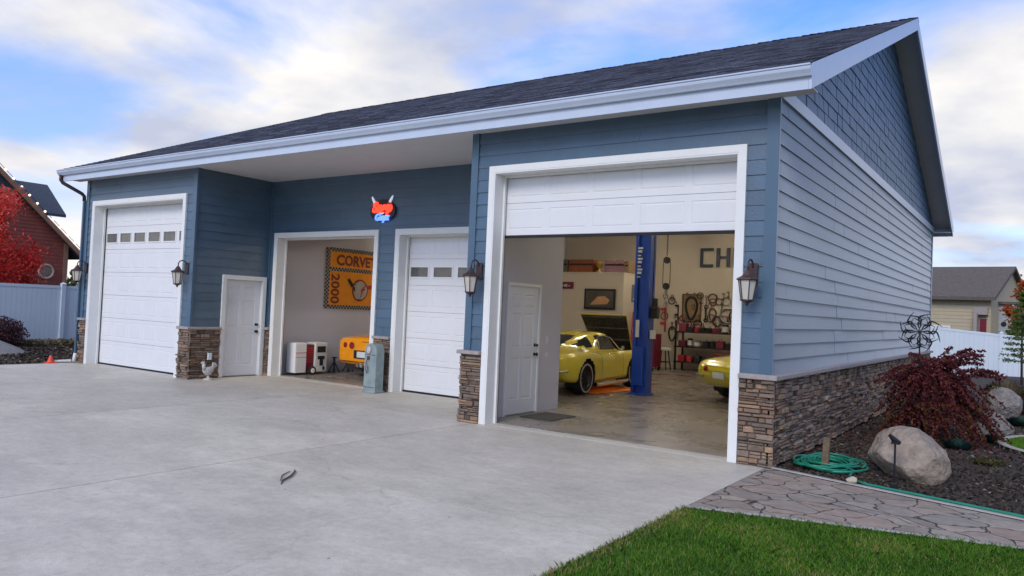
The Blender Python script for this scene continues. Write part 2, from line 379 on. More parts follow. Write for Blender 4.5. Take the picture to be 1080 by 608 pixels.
# ------------------------------------------------------------------ ground
def sheet(name, pts, z, m, thick=.0):
    mb = MB()
    if thick: mb.prism(pts, 'z', z-thick, z)
    else: mb.add([(x, y, z) for x, y in pts], [tuple(range(len(pts)))])
    return mb.build(name, m, kind='structure', off=(0,0,0))
sheet('ground', [(-600,-400),(600,-400),(600,900),(-600,900)], -.06, M['meadow'])
sheet('driveway_bed', [(-15.9,-30),(0,-30),(0,0.2),(-15.9,.0)], -.006, mat('joint_filler', (.12,.11,.10), .9, var=.2))
mb = MB(); g = .007
xs = [-15.85,-12.2,-8.2,-4.2,-.0]; ys = [-28,-20,-16,-11.9,-7.8,-3.74,.0]
for i in range(len(xs)-1):
    for j in range(len(ys)-1):
        x0, x1, y0, y1 = xs[i]+g, xs[i+1]-g, ys[j]+g, ys[j+1]-(g if j < len(ys)-2 else 0); tq = random.uniform(.94,1.04)
        mb.add([(x0,y0,0),(x1,y0,0),(x1,y1,0),(x0,y1,0),(x0,y0,-.005),(x1,y0,-.005),(x1,y1,-.005),(x0,y1,-.005)], [(0,1,2,3),(0,4,5,1),(1,5,6,2),(2,6,7,3),(3,7,4,0)], (tq,tq,tq*.995))
mb.box(XI+.005, XM-.005, .006, RC-.001, -.03, 0, (.93,.92,.91))
mb.build('driveway', M['concrete'], kind='structure', off=(0,0,0))
mb = MB(); mb.box(-3.99,-.44,.002,.22,-.03,.006); mb.box(-11.12,-8.18,RC+.002,RC+.22,-.03,.006); mb.box(-7.53,-4.6,RC+.002,RC+.22,-.03,.006); mb.box(-15.35,-11.82,.002,.22,-.03,.006)
build_each(mb, 'garage_threshold', M['apron'], None, kind='structure', off=(0,0,0))
mb = MB(); mb.box(XL+.1, XR-.1, .225, DEP-.1, -.03, .004); mb.v = mb.v
mb = MB(); mb.box(XM+.05, XR-.1, .222, 2.03, -.03, .004); mb.box(XI+.05, XR-.1, 2.034, DEP-.1, -.03, .004); mb.box(XL+.1, XI-.05, .222, DEP-.1, -.03, .004)
build_each(mb, 'garage_floor', M['floor'], None, kind='structure', off=(0,0,0))
# flagstone path with a concrete border
up = [(.07,-.06),(1.,-.31),(2.44,-.69),(4.2,-1.2),(9,-2.6)]; lo = [(9,-4.1),(5,-2.6),(4.,-2.0),(2.46,-1.68),(1.29,-1.98),(.0,-2.36)]
sheet('flagstone_path', [(.0,-.06)]+up+lo, .0, M['flag'], .05)
def strip(name, pts, w, z0, z1, m, closed=False, kind='structure', **k):
    mb = MB(); P = [Vector((x, y, 0)) for x, y in pts]; n = len(P); Lp = []; Rp = []
    for i, p in enumerate(P):
        a = P[i-1] if (i or closed) else p; b = P[(i+1) % n] if (i < n-1 or closed) else p
        d = (b-a).normalized(); nn = Vector((-d.y, d.x, 0)); Lp.append(p+nn*w/2); Rp.append(p-nn*w/2)
    for i in range(n if closed else n-1):
        j = (i+1) % n
        a, b, c, d = Lp[i], Rp[i], Rp[j], Lp[j]; ch = .18*w
        vs = [(q.x, q.y, z0) for q in (a,b,c,d)]+[(q.x, q.y, z1-.01) for q in (a,b,c,d)]
        ai, bi, ci, di = a.lerp(b,.15), b.lerp(a,.15), c.lerp(d,.15), d.lerp(c,.15)
        vs += [(q.x, q.y, z1) for q in (ai,bi,ci,di)]
        mb.add(vs, [(0,1,5,4),(2,3,7,6),(4,5,9,8),(6,7,11,10),(8,9,10,11),(5,6,10,9),(7,4,8,11)])
    return mb.build(name, m, kind=kind, **k)
strip('path_border', [(x, y+.03) for x, y in up[0:]], .07, -.05, .018, M['curb'])
strip('path_border', [(x, y-.03) for x, y in lo], .06, -.05, .012, M['curb'])
# planting bed
def bedz(x, y):
    d = max(0., x-.05); e = max(0., y+.30+.27*x)
    k = min(1, d/1.2)*min(1, e/1.5)
    return -.03 + .07*k + .035*noise.noise(Vector((x*.9, y*.9, 0)))*k + .012*noise.noise(Vector((x*4, y*4, 3)))
mb = MB(); nx, ny = 56, 150; vs = []; fs = []
for j in range(ny+1):
    for i in range(nx+1):
        x = .02+i*.14; y = -2.4+j*.18
        edge = -.10-.26*x
        if y < edge: y = edge
        vs.append((x, y, bedz(x, y)))
for j in range(ny):
    for i in range(nx):
        a = j*(nx+1)+i; fs.append((a, a+1, a+nx+2, a+nx+1))
fs = [f for f in fs if abs(vs[f[0]][1]-vs[f[2]][1]) > 1e-4 or abs(vs[f[1]][1]-vs[f[3]][1]) > 1e-4]
mb.add(vs, fs); mb.build('planting_bed', M['mulch'], smooth=True, kind='structure', off=(0,0,0))
def npmesh(name, V, F, tints, m, parent=None, kind=None, off=(0,0,0)):
    me = bpy.data.meshes.new(name); V = np.asarray(V, float).reshape(-1,3) - np.array(off); k = F.shape[1]
    me.vertices.add(len(V)); me.vertices.foreach_set('co', V.ravel()); me.loops.add(F.size); me.loops.foreach_set('vertex_index', F.ravel().astype(np.int32))
    me.polygons.add(len(F)); me.polygons.foreach_set('loop_start', np.arange(0, F.size, k, dtype=np.int32)); me.update(calc_edges=True)
    ca = me.color_attributes.new('tint', 'FLOAT_COLOR', 'CORNER'); a = np.ones((F.size, 4)); a[:, :3] = np.repeat(tints, k)[:, None]
    ca.data.foreach_set('color', a.ravel()); me.materials.append(m)
    o = bpy.data.objects.new(name, me); COL.objects.link(o)
    if parent is not None: o.parent = parent
    else: o.location = off
    if kind: o['kind'] = kind
    return o
def leaves(name, C, size, m, parent=None, off=(0,0,0), kind=None, tints=None, flat=0., elong=1.6, down=0.):
    C = np.asarray(C); n = len(C); a = rng.normal(size=(n,3)); a[:,2] *= (1-flat); a[:,2] -= down; a /= np.linalg.norm(a, axis=1)[:,None]
    b = rng.normal(size=(n,3)); b -= (a*b).sum(1)[:,None]*a; b /= np.linalg.norm(b, axis=1)[:,None]
    s = size*(.6+.8*rng.random(n))[:,None]; l = a*s*elong; w = b*s*.5
    V = np.stack([C-l*.5, C+w, C+l*.5, C-w], 1).reshape(-1,3); F = np.arange(4*n).reshape(-1,4)
    if tints is None: tints = np.clip(rng.normal(.5,.25,n),0,1)
    return npmesh(name, V, F, tints, m, parent, kind, off)
# mulch chips
n = 26000; X = .06+rng.random(n)**1.3*4.; Y = -1.2+rng.random(n)**1.6*11.
k = (Y > -.02-.26*X) & ((X-3.0)**2+(Y-4.3)**2 > .9); X = X[k]; Y = Y[k]
Z = np.array([bedz(a, b) for a, b in zip(X, Y)])+.006
leaves('mulch_chips', np.stack([X, Y, Z], 1), .028, M['chip'], kind='stuff', flat=.75, elong=1.5)
# lawn
lawn = [(0,-2.42),(1.29,-2.04),(2.46,-1.74),(4.,-2.06),(5,-2.66),(9,-4.16),(30,-10),(30,-30),(0,-30)]
sheet('lawn', lawn, -.012, M['turf'], .04)
def inpoly(x, y, P):
    r = np.zeros(len(x), bool); j = len(P)-1
    for i in range(len(P)):
        xi, yi = P[i]; xj, yj = P[j]; c = ((yi > y) != (yj > y)) & (x < (xj-xi)*(y-yi)/(yj-yi+1e-12)+xi); r ^= c; j = i
    return r
n = 260000; x = rng.random(n)*6.2-.02; y = -1.7-rng.random(n)**1.15*5.2
k = inpoly(x+.0, y-.0, [(-.035,-2.40),(1.29,-2.0),(2.46,-1.70),(4.,-2.02),(5,-2.6),(9,-4.1),(9,-9),(-.035,-9)])
x = x[k]; y = y[k]; n = len(x)
pat = np.array([noise.noise(Vector((a*1.6, b*1.6, 0))) for a, b in zip(x, y)])
h = (.016+.030*rng.random(n)**1.6)*(1+.35*pat); an = rng.random(n)*2*PI; w = .0022+.0014*rng.random(n); le = rng.normal(0,.45,(n,2))
B = np.stack([x, y, np.full(n,-.012)], 1); dx = np.stack([np.cos(an)*w, np.sin(an)*w, np.zeros(n)], 1)
T = B+np.stack([le[:,0]*h, le[:,1]*h, h], 1); Mi = B+np.stack([le[:,0]*h*.3, le[:,1]*h*.3, h*.6], 1)
V = np.stack([B-dx, B+dx, Mi+dx*.8, T, Mi-dx*.8], 1).reshape(-1,3); F = np.arange(5*n).reshape(-1,5)
ti = np.clip(.42+.50*pat+rng.normal(0,.16,n), 0, .93); dry = (rng.random(n) < .05+.12*(pat > .25)) | ((x < .12) & (rng.random(n) < .3)); ti[dry] = 1.
npmesh('grass_blades', V, F, ti, M['blade'], kind='stuff')

# ------------------------------------------------------------------ garage building
G = thing('workshop_garage', 'blue lap-sided workshop garage with stone wainscot and white overhead doors', 'garage building', (-7.87, 7.28, 0))
def segs(a0, a1, z0, z1, holes):                   # rectangles of the wall plane outside the holes (h: u0,u1,z0,z1)
    out = []
    us = sorted({a0, a1, *[h[0] for h in holes if a0 < h[0] < a1], *[h[1] for h in holes if a0 < h[1] < a1]})
    for u0, u1 in zip(us, us[1:]):
        um = (u0+u1)/2; zz = [(z0, z1)]
        for h in holes:
            if h[0] < um < h[1]:
                nz = []
                for (p, q) in zz:
                    if h[2] <= p and h[3] >= q: continue
                    if h[3] <= p or h[2] >= q: nz.append((p, q)); continue
                    if h[2] > p: nz.append((p, h[2]))
                    if h[3] < q: nz.append((h[3], q))
                zz = nz
        out += [(u0, u1, p, q) for p, q in zz]
    return out
def core(mb, axis, a0, a1, t0, t1, z0, z1, holes):
    for (u0, u1, p, q) in segs(a0, a1, z0, z1, holes):
        mb.box(u0, u1, t0, t1, p, q) if axis == 'x' else mb.box(t0, t1, u0, u1, p, q)
EXPO = .178
def lap(mb, axis, a0, a1, pos, sgn, z0, z1, holes):
    z = z0
    while z < z1-.02:
        zt = min(z+EXPO, z1)
        # butt joints at random places, a hair of difference in each board
        cuts = sorted([a0, a1]+[a0+(a1-a0)*random.random() for _ in range(int((a1-a0)/2.8))])
        for c0, c1 in zip(cuts, cuts[1:]):
            jit = random.uniform(-.0022, .0022); tn_ = random.uniform(.90, 1.08); tn_ = (tn_, tn_*random.uniform(.99,1.01), tn_)
            for (u0, u1, p, q) in segs(c0+.0018, c1-.0018, z, zt, holes):
                def off(zz): return (.017-.013*(zz-z)/EXPO+jit)*sgn
                pr = [(pos, p), (pos+off(p), p), (pos+off(q), q), (pos, q)]
                mb.prism(pr, 'x' if axis == 'x' else 'y', u0, u1, tn_)
        z = zt
    return mb
STC = [((.34,.255,.195),2.4),((.29,.23,.195),4),((.235,.20,.18),4),((.38,.30,.22),1.),((.18,.155,.14),3),((.30,.26,.235),2.5),((.26,.185,.145),3),((.42,.37,.32),.5)]
def stones(mb, axis, a0, a1, pos, sgn, z0, z1, cool=0.):
    z = z0
    while z < z1-.015:
        h = random.choice([.028,.035,.042,.05,.062,.075]); 
        if z+h > z1-.025: h = z1-z
        u = a0
        while u < a1-.001:
            l = random.uniform(.07,.30)*(1.25 if h < .045 else .8)
            if u+l > a1-.08: l = a1-u
            d = random.uniform(.028,.088); c = random.choices([q[0] for q in STC], [q[1] for q in STC])[0]
            k = random.uniform(.62,1.0); c = tuple(min(1, v*k*(1-cool)+cool*.2*k)*w_ for v, w_ in zip(c, (1.20,1.04,.88)))
            hs = [(z, z+h)] if h < .07 or random.random() < .5 else [(z, z+h*.5), (z+h*.5, z+h)]
            for (p, q) in hs:
                dd = d*random.uniform(.8,1.15); e = .004
                bm_b = .006
                j = [random.uniform(-.010,.010) for _ in range(6)]
                f0, f1 = pos+sgn*(dd+j[0]), pos+sgn*(dd+j[1])
                pts = [(u+e, p+e), (u+l-e, p+e), (u+l-e, q-e), (u+e, q-e)]
                ins = [(u+e+.009, p+e+.007+j[2]*.5), (u+l-e-.009, p+e+.007+j[3]*.5), (u+l-e-.009, q-e-.007+j[4]*.5), (u+e+.009, q-e-.007+j[5]*.5)]
                vs = []
                for (a, b) in pts: vs.append((a, pos, b) if axis == 'x' else (pos, a, b))
                for (a, b) in pts:
                    t = pos+sgn*(dd-.012); vs.append((a, t, b) if axis == 'x' else (t, a, b))
                for kk, (a, b) in enumerate(ins):
                    t = f0 if kk in (0, 3) else f1; vs.append((a, t, b) if axis == 'x' else (t, a, b))
                mb.add(vs, [(0,1,5,4),(1,2,6,5),(2,3,7,6),(3,0,4,7),(4,5,9,8),(5,6,10,9),(6,7,11,10),(7,4,8,11),(8,9,10,11)], c)
            u += l
        z += h
    return mb
hA = (-4.0, -.43, 0, 3.63); hL = (-15.36, -11.81, 0, 3.64); hB = (-11.13, -8.17, 0, 3.01); hC = (-7.54, -4.59, 0, 3.01)
hP = (.75, 1.65, 0, 2.04); hQ = (.86, 1.72, 0, 2.04)
W_IN = M['cream']
# structural walls (painted inside)
def wall(name, m, axis, a0, a1, t0, t1, z0, z1, holes=[]):
    mb = MB(); core(mb, axis, a0, a1, t0, t1, z0, z1, holes); return mb.build(name, m, G)
ZC = 4.45
wall('stud_wall', M['greyw'], 'x', XM, XR, .002, .2, 0, ZC, [hA])
wall('stud_wall', M['greyw'], 'x', XL, XI, .002, .2, 0, ZC, [hL])
wall('stud_wall', M['greyw'], 'x', XI+.002, XM-.002, RC+.002, RC+.2, 0, ZC, [hB, hC])
wall('stud_wall', M['cream'], 'y', .202, DEP, -.15, -.002, 0, ZC)
wall('stud_wall', M['cream'], 'y', .202, DEP, XL+.002, XL+.15, 0, ZC)
wall('stud_wall', M['cream'], 'x', XL+.152, -.152, 14.42, DEP, 0, ZC)
wall('stud_wall', M['greyw'], 'y', .202, 2.45, XM+.002, XM+.12, 0, ZC, [hQ])
wall('stud_wall', M['greyw'], 'y', .202, 14.41, XI-.12, XI-.002, 0, ZC, [hP])
mb = MB(); mb.box(XL+.152, -.152, 2.02, 14.41, ZC-.02, ZC+.05); mb.box(XM+.13, -.152, .21, 2.01, ZC-.02, ZC+.05); mb.box(XL+.152, XI-.13, .21, 2.01, ZC-.02, ZC+.05)
mb.build('ceiling', M['greyw'], G)
# siding
cb = .09
def siding(name, *a): mb = MB(); lap(mb, *a); return mb.build(name, M['siding'], G)
siding('lap_siding', 'x', XM+cb, XR-.115, 0, -1, CZ-.005, ZS, [hA])
siding('lap_siding', 'x', XL+cb, XI-.1, 0, -1, CZ-.005, ZS, [hL])
siding('lap_siding', 'x', XI+.001, XM-.001, RC, -1, CZ-.005, ZS, [hB, hC])
siding('lap_siding', 'y', .02, RC-.03, XI, 1, CZ-.005, ZS, [hP])
siding('lap_siding', 'y', .02, RC-.03, XM, -1, CZ-.005, ZS, [hQ])
siding('lap_siding', 'y', .012, DEP-.1, XR, 1, CZ-.005, ZS, [])
siding('lap_siding', 'y', .012, DEP-.1, XL, -1, .1, ZS, [])
siding('lap_siding', 'x', XL+.1, XR-.1, DEP, 1, .1, ZS, [])
mb = MB(); mb.box(XR-.115, XR+.03, -.03, .012, CZ-.005, ZS)
mb.box(XM-.03, XM+cb, -.03, .02, CZ-.005, ZS); mb.box(XI-.1, XI+.03, -.03, .02, CZ-.005, ZS)
mb.box(XL-.03, XL+cb, -.03, .012, CZ-.005, ZS); mb.box(XR-.1, XR+.03, DEP-.1, DEP+.03, .1, ZS); mb.box(XL-.03, XL+.1, DEP-.1, DEP+.03, .1, ZS)
mb.box(XI+.002, XI+.05, RC-.032, RC-.001, CZ-.005, ZS)
build_each(mb, 'corner_board', M['corner'], G)
# shake siding in the gables, one mesh each
def gable(xw, sgn):
    mb = MB(); z = ZS+.15; row = 0
    while z < ZR-.2:
        zt = z+EXPO; y = .02 + random.random()*.1
        while y < DEP-.02:
            w = random.uniform(.10,.24); y1 = min(y+w, DEP-.02)
            za, zb = min(zt, zroof(y)-.13), min(zt, zroof(y1)-.13)
            if min(za, zb) > z+.01:
                d = random.uniform(.015,.022); zz = z-random.uniform(0,.006); k = random.uniform(.86,1.12)
                a, b = y+.002, y1-.002
                fo = lambda q: xw+sgn*(d-.010*(q-z)/EXPO)
                vs = [(xw,a,zz),(xw,b,zz),(xw,b,zb),(xw,a,za),(fo(z),a,zz),(fo(z),b,zz),(fo(zb),b,zb),(fo(za),a,za)]
                mb.add(vs, [(0,1,5,4),(1,2,6,5),(2,3,7,6),(3,0,4,7),(4,5,6,7)], (k,k,k))
            y = y1
        z = zt
    return mb.build('gable_shakes', M['shake'], G)
gable(XR, 1); gable(XL, -1)
for xw, s in ((XR, -1), (XL, 1)):
    MB().prism([(0, ZC), (DEP, ZC), (DEP, zroof(DEP)-.12), (DEP/2, ZR-.12), (0, zroof(0)-.12)], 'x', xw+s*.15, xw+s*.002).build('gable_wall', M['corner'], G)
mb = MB(); mb.box(XR, XR+.036, -.035, DEP+.035, ZS, ZS+.15); mb.box(XL-.036, XL, -.035, DEP+.035, ZS, ZS+.15)
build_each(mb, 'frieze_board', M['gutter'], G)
# roof: stepped shingle courses, ridge caps, rake boards, fascia, gutters, soffit
x0, x1 = XL-EX, XR+EX; nC = 60; ang = math.atan(SL)
mb = MB()
for side in (0, 1):
    for k in range(nC):
        s0, s1 = k/nC, (k+1)/nC
        def P(s, up): 
            y = -OV+s*(DEP/2+OV); z = ZG+(y+OV)*SL+up; return (y if not side else DEP-y, z)
        a, b = P(s0, .012), P(s1, .0); c = P(s0, -.002)
        n = 26; 
        mb.add([(x0,*a),(x1,*a),(x1,*b),(x0,*b),(x0,*c),(x1,*c)], [(0,1,2,3),(0,4,5,1)])
roof = mb.build('roof', M['roof'], G)
mb = MB()
for k in range(int((x1-x0)/.15)):
    x = x0+k*.15; h = .022+random.uniform(0,.012)
    for sg in (-1, 1):
        y0 = DEP/2; mb.add([(x,y0,ZR+h),(x+.16,y0,ZR+h-.015),(x+.16,y0+sg*.15,ZR+h-.015-.15*SL),(x,y0+sg*.15,ZR+h-.15*SL),(x,y0,ZR),(x,y0+sg*.15,ZR-.15*SL)], [(0,1,2,3),(0,3,5,4)])
mb.build('ridge_cap', M['roof'], roof)
mb = MB()
MB_under = MB()
for side in (0, 1):
    f = (lambda y: y) if not side else (lambda y: DEP-y)
    pr = [(f(-.42), zroof(-.42)-.012), (DEP/2, ZR-.012), (DEP/2, ZR-.10), (f(-.42), zroof(-.42)-.10)]
    MB_under.prism(pr, 'x', x0+.03, x1-.03)
build_each(MB_under, 'roof_deck', M['soffit'], G)
mb = MB()
for (xa, xb) in ((x1-.028, x1+.004), (x0-.004, x0+.028)):
    for side in (0, 1):
        f = (lambda y: y) if not side else (lambda y: DEP-y)
        ya = -.43; mb.prism([(f(ya), zroof(ya)-.006), (DEP/2, ZR-.006), (DEP/2, ZR-.235), (f(ya+.0), 4.165)], 'x', xa, xb)
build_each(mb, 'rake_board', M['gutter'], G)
mb = MB()
for (xa, xb) in ((XR+.002, x1-.03), (x0+.03, XL-.002)):
    for side in (0, 1):
        f = (lambda y: y) if not side else (lambda y: DEP-y)
        mb.prism([(f(0.0), zroof(0)-.125), (DEP/2, ZR-.125), (DEP/2, ZR-.14), (f(0.0), zroof(0)-.14)], 'x', xa, xb)
build_each(mb, 'rake_soffit', M['soffit'], G)
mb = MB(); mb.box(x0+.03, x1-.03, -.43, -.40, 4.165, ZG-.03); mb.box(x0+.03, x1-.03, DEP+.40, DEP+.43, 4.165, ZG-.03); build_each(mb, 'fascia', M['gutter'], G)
mb = MB(); mb.box(x0+.03, x1-.03, -.399, -.001, ZS-.006, ZS+.012); mb.box(XI+.001, XM-.001, .0, RC-.001, ZS-.0055, ZS+.0125)
mb.box(x0+.03, x1-.03, DEP+.001, DEP+.399, ZS-.006, ZS+.012)
for yy in (-.2, .35, .9, 1.45):
    pass
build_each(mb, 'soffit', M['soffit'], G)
mb = MB()
for side in (0, 1):
    f = (lambda y: y) if not side else (lambda y: DEP-y)
    pr = [(-.431,4.30),(-.475,4.30),(-.49,4.325),(-.515,4.36),(-.52,4.385),(-.512,4.40),(-.53,4.405),(-.53,4.42),(-.508,4.42),(-.50,4.40),(-.436,4.40),(-.431,4.42)]
    mb.prism([(f(a), b) for a, b in pr], 'x', x0-.02, x1+.005)
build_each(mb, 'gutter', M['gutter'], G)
mb = MB(); w = .035
path = [(-16.10,-.47,4.31),(-16.10,-.47,4.20),(-16.06,-.44,4.13),(-15.86,-.10,3.92),(-15.83,-.055,3.86),(-15.83,-.05,3.75)]
mb.tube(path, .040, 8); mb.build('downspout_elbow', M['dark'], G, smooth=True)
mb = MB(); mb.cbox(-15.85,-15.79,-.08,-.005,.22,3.76,.01); mb.build('downspout', M['corner'], G)
mb = MB(); mb.tube([(-15.82,-.05,.22),(-15.83,-.07,.02)], .045, 10); mb.build('downspout_adapter', M['pvc'], G, smooth=True)
# stone wainscot + caps
def stone_part(lst, capb, cool=0.):
    mb = MB(); cp = MB()
    for (axis, a0, a1, pos, sgn) in lst: stones(mb, axis, a0, a1, pos, sgn, 0.0, CZ-.055, cool)
    o = mb.build('stone_wainscot', M['stone'], G)
    bk = MB()
    for (axis, a0, a1, pos, sgn) in lst:
        if axis == 'x': bk.box(a0+.004, a1-.004, pos, pos+sgn*.022, 0, CZ-.058)
        else: bk.box(pos, pos+sgn*.022, a0+.004, a1-.004, 0, CZ-.058)
    bk.build('mortar_bed', M['mortar'], o)
    for b in capb:
        # capstones laid end to end
        x0, x1, y0, y1 = b; L = max(x1-x0, y1-y0); n = max(1, round(L/.6))
        for k in range(n):
            if x1-x0 >= y1-y0: cp.cbox(x0+(x1-x0)*k/n+.001, x0+(x1-x0)*(k+1)/n-.001, y0, y1, CZ-.055, CZ+random.uniform(-.002,.002), .008)
            else: cp.cbox(x0, x1, y0+(y1-y0)*k/n+.001, y0+(y1-y0)*(k+1)/n-.001, CZ-.055, CZ+random.uniform(-.002,.002), .008)
    cp.build('wainscot_cap', M['cap'], G)
tb = .095
stone_part([('x', -.338, .075, 0, -1), ('y', -.045, DEP, 0, 1)], [(-.338, .11, -.11, 0.02), (0.0, .11, .024, DEP)])
stone_part([('x', XM-.07, -4.093, 0, -1), ('y', -.04, RC-.08, XM, -1)], [(XM-.10, -4.093, -.11, .02), (XM-.10, XM, .024, .80)])
stone_part([('x', -11.72, XI+.07, 0, -1), ('y', -.04, .658, XI, 1)], [(-11.72, XI+.10, -.11, .02), (XI, XI+.10, .024, .658)])
stone_part([('x', XL, -15.45, 0, -1)], [(XL-.02, -15.45, -.10, .02)])
stone_part([('x', -8.08, -7.635, RC, -1)], [(-8.08, -7.635, RC-.10, RC)])
stone_part([('x', XI+.03, -11.225, RC, -1)], [(XI+.01, -11.225, RC-.10, RC)])
# door casings and jambs
def casing_x(h, y, deep):
    u0, u1, _, zt = h; c = .09; mb = MB()
    mb.box(u0-c, u0, y-.045, y+.0, 0.003, zt+c); mb.box(u1, u1+c, y-.045, y, 0.003, zt+c); mb.box(u0, u1, y-.045, y, zt, zt+c)
    mb.box(u0, u0+.02, y-.04, y+deep, 0.003, zt); mb.box(u1-.02, u1, y-.04, y+deep, 0.003, zt); mb.box(u0+.02, u1-.02, y-.04, y+deep, zt-.02, zt)
    mb.box(u0+.02, u0+.05, y+deep-.05, y+deep-.01, 0.003, zt-.02); mb.box(u1-.05, u1-.02, y+deep-.05, y+deep-.01, .003, zt-.02); mb.box(u0+.05, u1-.05, y+deep-.05, y+deep-.01, zt-.05, zt-.02)
    return mb.build('door_casing', M['white'], G)
for h, y in ((hA, 0), (hL, 0), (hB, RC), (hC, RC)): casing_x(h, y, .22)
def raised(mb, x0, x1, z0, z1, y, d=.006):       # stamped raised panel on a door facing -Y
    e = .028
    a = [(x0,y,z0),(x1,y,z0),(x1,y,z1),(x0,y,z1)]; b = [(x0+.010,y+d,z0+.010),(x1-.010,y+d,z0+.010),(x1-.010,y+d,z1-.010),(x0+.010,y+d,z1-.010)]
    c = [(x0+e,y+d*.0,z0+e),(x1-e,y,z0+e),(x1-e,y,z1-e),(x0+e,y,z1-e)]
    mb.add(a+b+c, [(0,1,5,4),(1,2,6,5),(2,3,7,6),(3,0,4,7),(4,5,9,8),(5,6,10,9),(6,7,11,10),(7,4,8,11),(8,9,10,11)])
def section(mb, x0, x1, z0, z1, y, cols, skip=(), win=None, gl=None):
    g = .006; z0 += g; ph = z1-z0; pw = (x1-x0)/cols; m = .045
    e_ = .145 if win is not None and win else .085; m = .06 if win else m
    rec = [(x0+pw*i+m, x0+pw*(i+1)-m, z0+e_, z1-e_) for i in range(cols)]
    for (a, b, p, q) in segs(x0, x1, z0, z1, rec): mb.add([(a,y,p),(b,y,p),(b,y,q),(a,y,q)], [(0,1,2,3)])
    for i, (a, b, p, q) in enumerate(rec):
        if win: 
            fr = MB(); fr.box(a-.012, b+.012, y-.012, y+.03, p-.012, p+.012); fr.box(a-.012, b+.012, y-.012, y+.03, q-.012, q+.012)
            fr.box(a-.012, a+.012, y-.012, y+.03, p+.012, q-.012); fr.box(b-.012, b+.012, y-.012, y+.03, p+.012, q-.012)
            win.append(fr); gl.append((a, b, p, q))
        else: raised(mb, a, b, p, q, y)
    mb.box(x0, x1, y+.001 if 0 else y+.012, y+.045, z0-.002, z1+.0) if not win else [mb.box(a, b, y+.012, y+.045, p, q) for (a, b, p, q) in segs(x0, x1, z0, z1, rec)]
    mb.add([(x0,y,z0),(x1,y,z0),(x1,y+.012,z0),(x0,y+.012,z0)], [(0,1,2,3)])
    mb.add([(x0,y,z1),(x1,y,z1),(x1,y+.012,z1),(x0,y+.012,z1)], [(0,1,2,3)])
def overhead(h, y, z0, nsec, ztop, cols, winrow=None, open_=False):
    u0, u1, _, zt = h; mb = MB(); win = []; gl = []
    hs = (ztop-z0)/nsec
    for k in range(nsec):
        a = win if k == winrow else None
        if k == winrow: win.append(None); win.pop(); section_w = True
        else: section_w = False
        if section_w:
            L = []; section(mb, u0+.02, u1-.02, z0+k*hs, z0+(k+1)*hs, y, cols, win=WIN(win), gl=gl)
        else: section(mb, u0+.02, u1-.02, z0+k*hs, z0+(k+1)*hs, y, cols)
    o = mb.build('overhead_door', M['door'], G)
    for fr, (a, b, p, q) in zip(win, gl):
        f = fr.build('door_window', M['white'], o)
        MB().box(a+.010, b-.010, y+.008, y+.016, p+.010, q-.010)
        pb = MB(); pb.box(a+.011, b-.011, y+.006, y+.014, p+.011, q-.011)
        pb.v = pb.v; pn = pb.build('window_pane', M['wglass'], o)
    sl = MB(); sl.box(u0+.02, u1-.02, y+.002, y+.04, z0-.035, z0+.003); sl.build('bottom_seal', M['blackm'], o)
    return o
class WIN(list):
    def __init__(s, t): s.tg = t
    def append(s, x): s.tg.append(x)
    def __bool__(s): return True
overhead(hL, .245, .035, 7, 3.68, 6, 5)
overhead(hC, RC+.245, .035, 6, 3.05, 5, 4)
dA = overhead(hA, .245, 2.74, 2, 3.68, 5)
def openstack(h, y, z):
    u0, u1 = h[0], h[1]; mb = MB()
    for k in range(4): mb.box(u0+.02, u1-.02, y+.35+k*.55, y+.35+(k+1)*.55-.01, z, z+.045)
    o = mb.build('overhead_door', M['door'], G); mb = MB()
    for u in (u0-.02, u1+.02):
        mb.tube([(u, y, .05), (u, y, z-.35), (u, y+.12, z-.1), (u, y+.35, z+.02), (u, y+3.2, z+.02)], .022, 6)
    build_each(mb, 'door_track', M['steel'], G)
openstack(hA, .30, 3.95); openstack(hB, RC+.26, 3.35)
